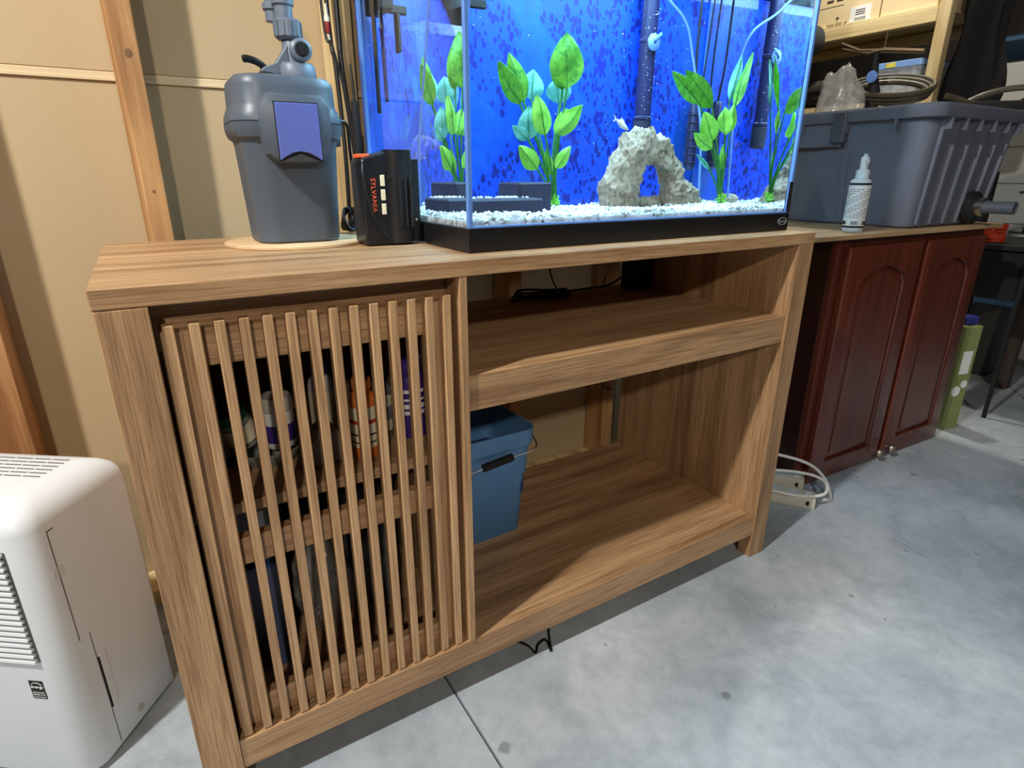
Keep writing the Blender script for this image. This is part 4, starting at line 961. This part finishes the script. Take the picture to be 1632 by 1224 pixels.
# contents of the tote
lump('plastic_bag', (2.035, 0.490, CT+0.02), (0.060, 0.078, 0.228), bag_m, 'large crumpled clear bag rising out of the left side of the tote', 'bag', 9)
solo('foam_block', MB().box(-0.06, 0.15, -0.16, 0.14, 0, 0.30, 0.01, 2), plain('brown_foam', (96, 86, 74), 0.9), 'brown foam block filling the tote under the hose', 'block', (2.20, 0.335, CT+0.012))
hz = CT+0.355
hc = MB()
for k in range(3):
    hc.tube([(2.225+(0.080+0.010*k)*math.sin(t), 0.435+(0.112+0.006*k)*math.cos(t), 1.143+0.010*k+0.034*math.sin(t)+0.022*math.cos(t)) for t in [2*PI*j/36 for j in range(37)]], 0.0085, 8)
hc.tube(spline([(2.30, 0.30, 1.125), (2.36, 0.25, 1.10), (2.40, 0.28, 1.108), (2.42, 0.24, 1.130), (2.45, 0.18, 1.143), (2.50, 0.11, 1.140), (2.54, 0.05, 1.11), (2.58, -0.02, 1.05)], 8), 0.0095, 8)
solo('hose', hc, hose_m, 'olive hose coiled on top of the tote and arching off to the right', 'hose')
solo('flat_tool', MB().box(-0.05, 0.09, -0.02, 0.02, 0, 0.03, 0.008, 2).tube([(0.07, 0, 0.02), (0.10, 0, 0.045), (0.12, -0.01, 0.05)], 0.004, 6), soft_black, 'flat black handle resting on the right rim of the tote', 'tool', (2.33, 0.190, CT+0.327), -0.9)
nz = thing('hose_clamp', 'black upright nozzle with a round white cap in the hose coil', 'nozzle', (2.150, 0.445, CT+0.314))
part('stem', MB().tube([(0, 0, 0), (0.0, 0.0, 0.08), (-0.004, 0.008, 0.13), (-0.006, 0.012, 0.20)], [0.020, 0.018, 0.012, 0.009], 12), soft_black, nz)
part('foot', MB().tube([(0.0, -0.02, 0.02), (0.02, -0.07, 0.0)], [0.018, 0.014], 10), soft_black, nz)
part('cap', MB().lathe([(0.017, -0.026), (0.018, -0.030), (0.014, -0.034)], (0.0, 0, 0.125), 20, 'X'), cup_m, nz)
wp = solo('white_pad', MB().box(-0.02, 0.02, -0.05, 0.05, 0, 0.03, 0.003), label_white, 'small white pad inside the hose coil', 'pad', (2.22, 0.37, CT+0.314))

# ------------------------------------------------------------------ lumber shelf unit
SU = thing('shelf_unit', 'rough lumber shelf unit holding cardboard boxes behind the tote', 'shelf', (2.80, 0.58, 0))
for x, y in ((0.0, 0.0), (0.0, 1.20), (0.40, 0.0), (0.40, 1.20)):
    part('post', MB().box(x, x+0.038, y, y+0.045, 0, 2.2, 0.002), lumber_pale, SU)
for z in (1.13, 1.445):
    part('beam', MB().box(-0.001, 0.037, 0.046, 1.199, z, z+0.042, 0.002) if z < 1.4 else MB().box(-0.001, 0.037, 0.046, 1.199, z, z+0.047, 0.002), lumber_y, SU)
    part('beam', MB().box(0.400, 0.437, 0.046, 1.199, z, z+0.042, 0.002), lumber_y, SU)
    zt = z+(0.042 if z < 1.4 else 0.047)
    part('shelf_board', MB().box(0.0, 0.437, 0.048, 1.197, zt, zt+0.008), lumber_y, SU)
def carton(loc, sx, sy, sz, label, marks):
    C_ = thing('cardboard_box', label, 'box', loc)
    part('box_body', MB().box(0, sx, 0, sy, 0, sz, 0.002), cardboard, C_)
    part('top_flap', MB().box(0, sx/2-0.001, 0, sy, sz+0.0005, sz+0.004).box(sx/2+0.001, sx, 0, sy, sz+0.0005, sz+0.004), cardboard, C_)
    return C_
zb = 1.500
c1 = carton((2.815, 0.862, zb), 0.34, 0.50, 0.26, 'long cardboard box with a white barcode label on the lumber shelf', 1)
c2 = carton((2.815, 0.640, zb), 0.34, 0.216, 0.24, 'plain cardboard box at the right end of the lumber shelf', 1)
RX = lambda y, z: Matrix.Translation((-0.001, y, z)) @ Matrix.Rotation(-PI/2, 4, 'Z') @ Matrix.Rotation(PI/2, 4, 'X')
lbw = part('shipping_label', MB().box(-0.0015, -0.0002, 0.035, 0.125, 0.005, 0.062), label_white, c1)
bb = MB()
for k in range(14): bb.box(-0.0022, -0.0014, 0.055+k*0.0034, 0.0566+k*0.0034, 0.008, 0.020)
for k in range(3): bb.box(-0.0022, -0.0014, 0.060, 0.100, 0.030+0.008*k, 0.033+0.008*k)
part('barcode', bb, ink, lbw, stuff=True)
mk_ = MB()
for a, b, z in ((0.30, 0.42, 0.070), (0.30, 0.40, 0.064), (0.27, 0.36, 0.030), (0.27, 0.345, 0.014), (0.16, 0.27, 0.080)): mk_.box(-0.0006, 0.0002, a, b, z, z+0.0022)
for k in range(4): mk_.box(-0.0006, 0.0002, 0.075+0.045*k, 0.105+0.045*k, 0.098, 0.108)
mk_.box(-0.0006, 0.0002, 0.179, 0.182, 0.018, 0.034).prism([(0.172, 0.030), (0.1805, 0.040), (0.189, 0.030)], -0.0006, 0.0002, 'X')
part('printed_marks', mk_, ink, c1, stuff=True)
text('printed_words', 'THIS SIDE UP', 0.016, 0.0003, ink, c1, RX(0.180, 0.008))
m2 = MB()
for k in range(3): m2.box(-0.0006, 0.0002, 0.055+0.014*k, 0.060+0.014*k, 0.05, 0.10)
m2.lathe([(0.010, -0.0006), (0.010, 0.0002)], (0, 0.150, 0.065), 16, 'X')
part('printed_marks', m2, ink, c2, stuff=True)
# on the lower shelf
LS = 1.13+0.042+0.008
cn = thing('storage_container', 'clear container with a pale blue lid on the lower lumber shelf', 'container', (2.83, 0.665, LS))
part('container_body', MB().loft([rrect(0.13, 0.09, 0.115, 0.082, 0.015, 0), rrect(0.13, 0.09, 0.128, 0.095, 0.018, 0.125)]), frost_m, cn)
part('lid', MB().loft([rrect(0.13, 0.09, 0.132, 0.10, 0.018, 0.1255), rrect(0.13, 0.09, 0.132, 0.10, 0.018, 0.146), rrect(0.13, 0.09, 0.125, 0.093, 0.018, 0.150)]), bluelid_m, cn)
part('yellow_tag', MB().box(-0.0035, -0.0018, 0.095, 0.135, 0.128, 0.146), plain('yellow_tape', (230, 214, 90), 0.6), cn)
part('contents', MB().box(0.04, 0.22, 0.02, 0.16, 0.004, 0.10, 0.02, 2), tank_light_m, cn)
rd = MB().tube([(2.795, 0.98, 1.402), (2.79, 0.86, 1.368), (2.79, 0.80, 1.372), (2.79, 0.64, 1.345)], [0.006, 0.007, 0.010, 0.009], 8).tube([(2.795, 0.99, 1.425), (2.79, 0.90, 1.385), (2.79, 0.80, 1.372)], 0.006, 8)
rd.tube([(2.795, 0.80, 1.372), (2.795, 0.80, 1.444)], 0.003, 6)
solo('folded_tripod', rd, plain('bronze_metal', (130, 112, 88), 0.4, 0.7), 'folded bronze coloured metal stand hung under the upper lumber shelf', 'stand')
hat = MB().lathe([(0.001, -0.028), (0.028, -0.026), (0.052, -0.015), (0.062, 0.0), (0.055, 0.012)], (0, 0, 0), 28, 'X')
hat.tube([(0, 0, 0.058), (0.01, 0, 0.09)], 0.003, 6)
solo('round_cap', hat, plain('charcoal_fabric', (52, 52, 56), 0.9), 'round charcoal cap hanging from the lumber shelf beside the tank edge', 'cap', (2.765, 1.115, 1.450))
lump('rag_pile', (2.86, 1.10, LS), (0.07, 0.16, 0.06), plain('dark_rag', (48, 44, 42), 0.95, var=0.5, scale=12), 'dark rags heaped on the lower lumber shelf', 'rags', 4)

# black clothing on a hook
ck = MB(); rings = []
for i in range(14):
    v = i/13; z = 1.66-0.52*v; hw = 0.035+0.055*math.sin(min(1, v*1.4)*PI/2)+0.012*math.sin(9*v)
    ring = []
    for j in range(28):
        a = 2*PI*j/28; k = 1+0.16*math.sin(5*a+3*v)+0.08*math.sin(9*a-5*v)
        ring.append(Vector((0.035*k*math.cos(a), hw*k*math.sin(a), z)))
    rings.append(ring)
solo('black_jacket', ck.loft(rings), cloth_m, 'black garment hanging right of the lumber shelf post', 'jacket', (2.97, 0.53, 0), smooth=80)

# ------------------------------------------------------------------ far right corner
AP = thing('drawer_cabinet', 'white metal drawer cabinet at the right edge behind the tote', 'cabinet', (3.78, 0.10, 0.0), 0)
part('carcass', MB().box(0.004, 0.5, 0, 0.75, 0.0, 1.405, 0.003), appliance, AP)
for z0, z1 in ((0.66, 0.84), (0.85, 1.01), (1.02, 1.21), (1.22, 1.39), (0.46, 0.65), (0.26, 0.45)):
    d = part('drawer', MB().box(-0.010, 0.003, 0.012, 0.738, z0, z1, 0.002), appliance, AP)
    part('handle', MB().box(-0.022, -0.0105, 0.30, 0.45, z1-0.035, z1-0.025, 0.002), metal, d)
bk = thing('battery_case', 'dark blue black case on top of the white drawer cabinet', 'case', (3.77, 0.14, 1.4065))
part('case_body', MB().box(0, 0.25, 0, 0.66, 0, 0.115, 0.006, 2), plain('blue_black', (18, 34, 54), 0.35), bk)
part('case_stripe', MB().box(-0.001, 0.0008, 0.02, 0.64, 0.088, 0.106), plain('teal_stripe', (60, 96, 130), 0.4), bk)
part('case_clasp', MB().box(-0.006, -0.0005, 0.52, 0.54, 0.03, 0.07, 0.001), metal, bk)
sh2 = thing('wire_rack', 'black shelf rack with small bins at the right edge', 'shelf', (2.72, -0.02, 0.0))
part('shelf_board', MB().box(0.0, 0.40, 0.0, 0.30, 0.630, 0.650, 0.002), soft_black, sh2)
for x, y in ((0.0, 0.0), (0.385, 0.0), (0.0, 0.285), (0.385, 0.285)): part('leg', MB().box(x, x+0.012, y, y+0.012, 0.0, 0.6295), soft_black, sh2)
part('drawer_box', MB().box(0.02, 0.355, 0.02, 0.295, 0.45, 0.629, 0.002), soft_black, sh2)
part('post', MB().box(0.0, 0.03, 0.17, 0.20, 0.651, 0.90, 0.002), soft_black, sh2)
oc = MB(); random.seed(11)
for k in range(7):
    oc.tube([(2.775+0.028*math.cos(t)+0.004*math.sin(3*t+k), 0.255+(0.040+0.002*math.sin(k))*math.sin(t), 0.656+0.0095*k+0.003*math.sin(2*t+k)) for t in [2*PI*j/26 for j in range(27)]], 0.0048, 6)
solo('orange_cord', oc, orange_cord, 'orange extension cord coiled on the black rack behind the tote', 'cord', smooth=60)
solo('grey_canister', MB().lathe([(0.055, 0), (0.06, 0.004), (0.06, 0.30), (0.066, 0.304), (0.066, 0.33), (0.05, 0.335)], (0, 0, 0), 28), plain('grey_pot', (150, 158, 168), 0.4), 'grey upright canister in front of the white drawer cabinet', 'canister', (3.30, 0.20, 0.6895), 0)
tb = thing('workbench', 'dark wooden bench with square legs at the right edge', 'bench', (2.95, -0.45, 0))
part('bench_top', MB().box(-0.03, 0.56, -0.60, 0.42, 0.664, 0.689, 0.003), dark_wood, tb)
for x, y in ((0.0, 0.33), (0.50, 0.33), (0.0, -0.58), (0.50, -0.58)): part('leg', MB().box(x, x+0.045, y, y+0.045, 0, 0.6635, 0.002), dark_wood, tb)
part('stretcher', MB().box(0.005, 0.04, -0.53, 0.328, 0.24, 0.28), dark_wood, tb)
tb.location = (3.17, -0.13, 0)
sh2.location = (2.72, 0.10, 0)
bb2 = thing('lidded_bin', 'grey bin with a pale blue lid on the floor beyond the green carton', 'bin', (3.27, 0.32, 0))
part('bin', MB().loft([rrect(0.18, 0.14, 0.15, 0.13, 0.02, 0), rrect(0.18, 0.14, 0.18, 0.16, 0.02, 0.34)]), plain('smoke_bin', (74, 72, 70), 0.5), bb2)
part('lid', MB().loft([rrect(0.18, 0.14, 0.19, 0.17, 0.02, 0.341), rrect(0.18, 0.14, 0.19, 0.17, 0.02, 0.40), rrect(0.18, 0.14, 0.17, 0.15, 0.02, 0.415)]), bluelid_m, bb2)
gb_ = thing('green_carton', 'green printed carton standing on the floor right of the red cabinet', 'box', (2.452, 0.135, 0), -0.3)
part('carton_body', MB().box(0, 0.072, 0, 0.16, 0, 0.39, 0.002), green_card, gb_)
part('white_panel', MB().box(0.012, 0.055, -0.0015, -0.0002, 0.215, 0.30), label_white, gb_)
part('flower_print', MB().lathe([(0.020, -0.0015), (0.020, -0.0002)], (0.022, 0, 0.15), 10, 'Y').lathe([(0.015, -0.0015), (0.015, -0.0002)], (0.052, 0, 0.175), 8, 'Y'), label_white, gb_)
part('blue_tab', MB().box(0.02, 0.07, 0.02, 0.06, 0.3905, 0.42, 0.003), plain('blue_tab', (50, 60, 150), 0.5), gb_)
solo('floor_scrap', MB().box(-0.03, 0.03, -0.02, 0.02, 0, 0.03, 0.008, 2), plain('slate_scrap', (90, 96, 120), 0.4), 'small shiny grey scrap on the floor under the bench', 'scrap', (3.05, 0.02, 0))
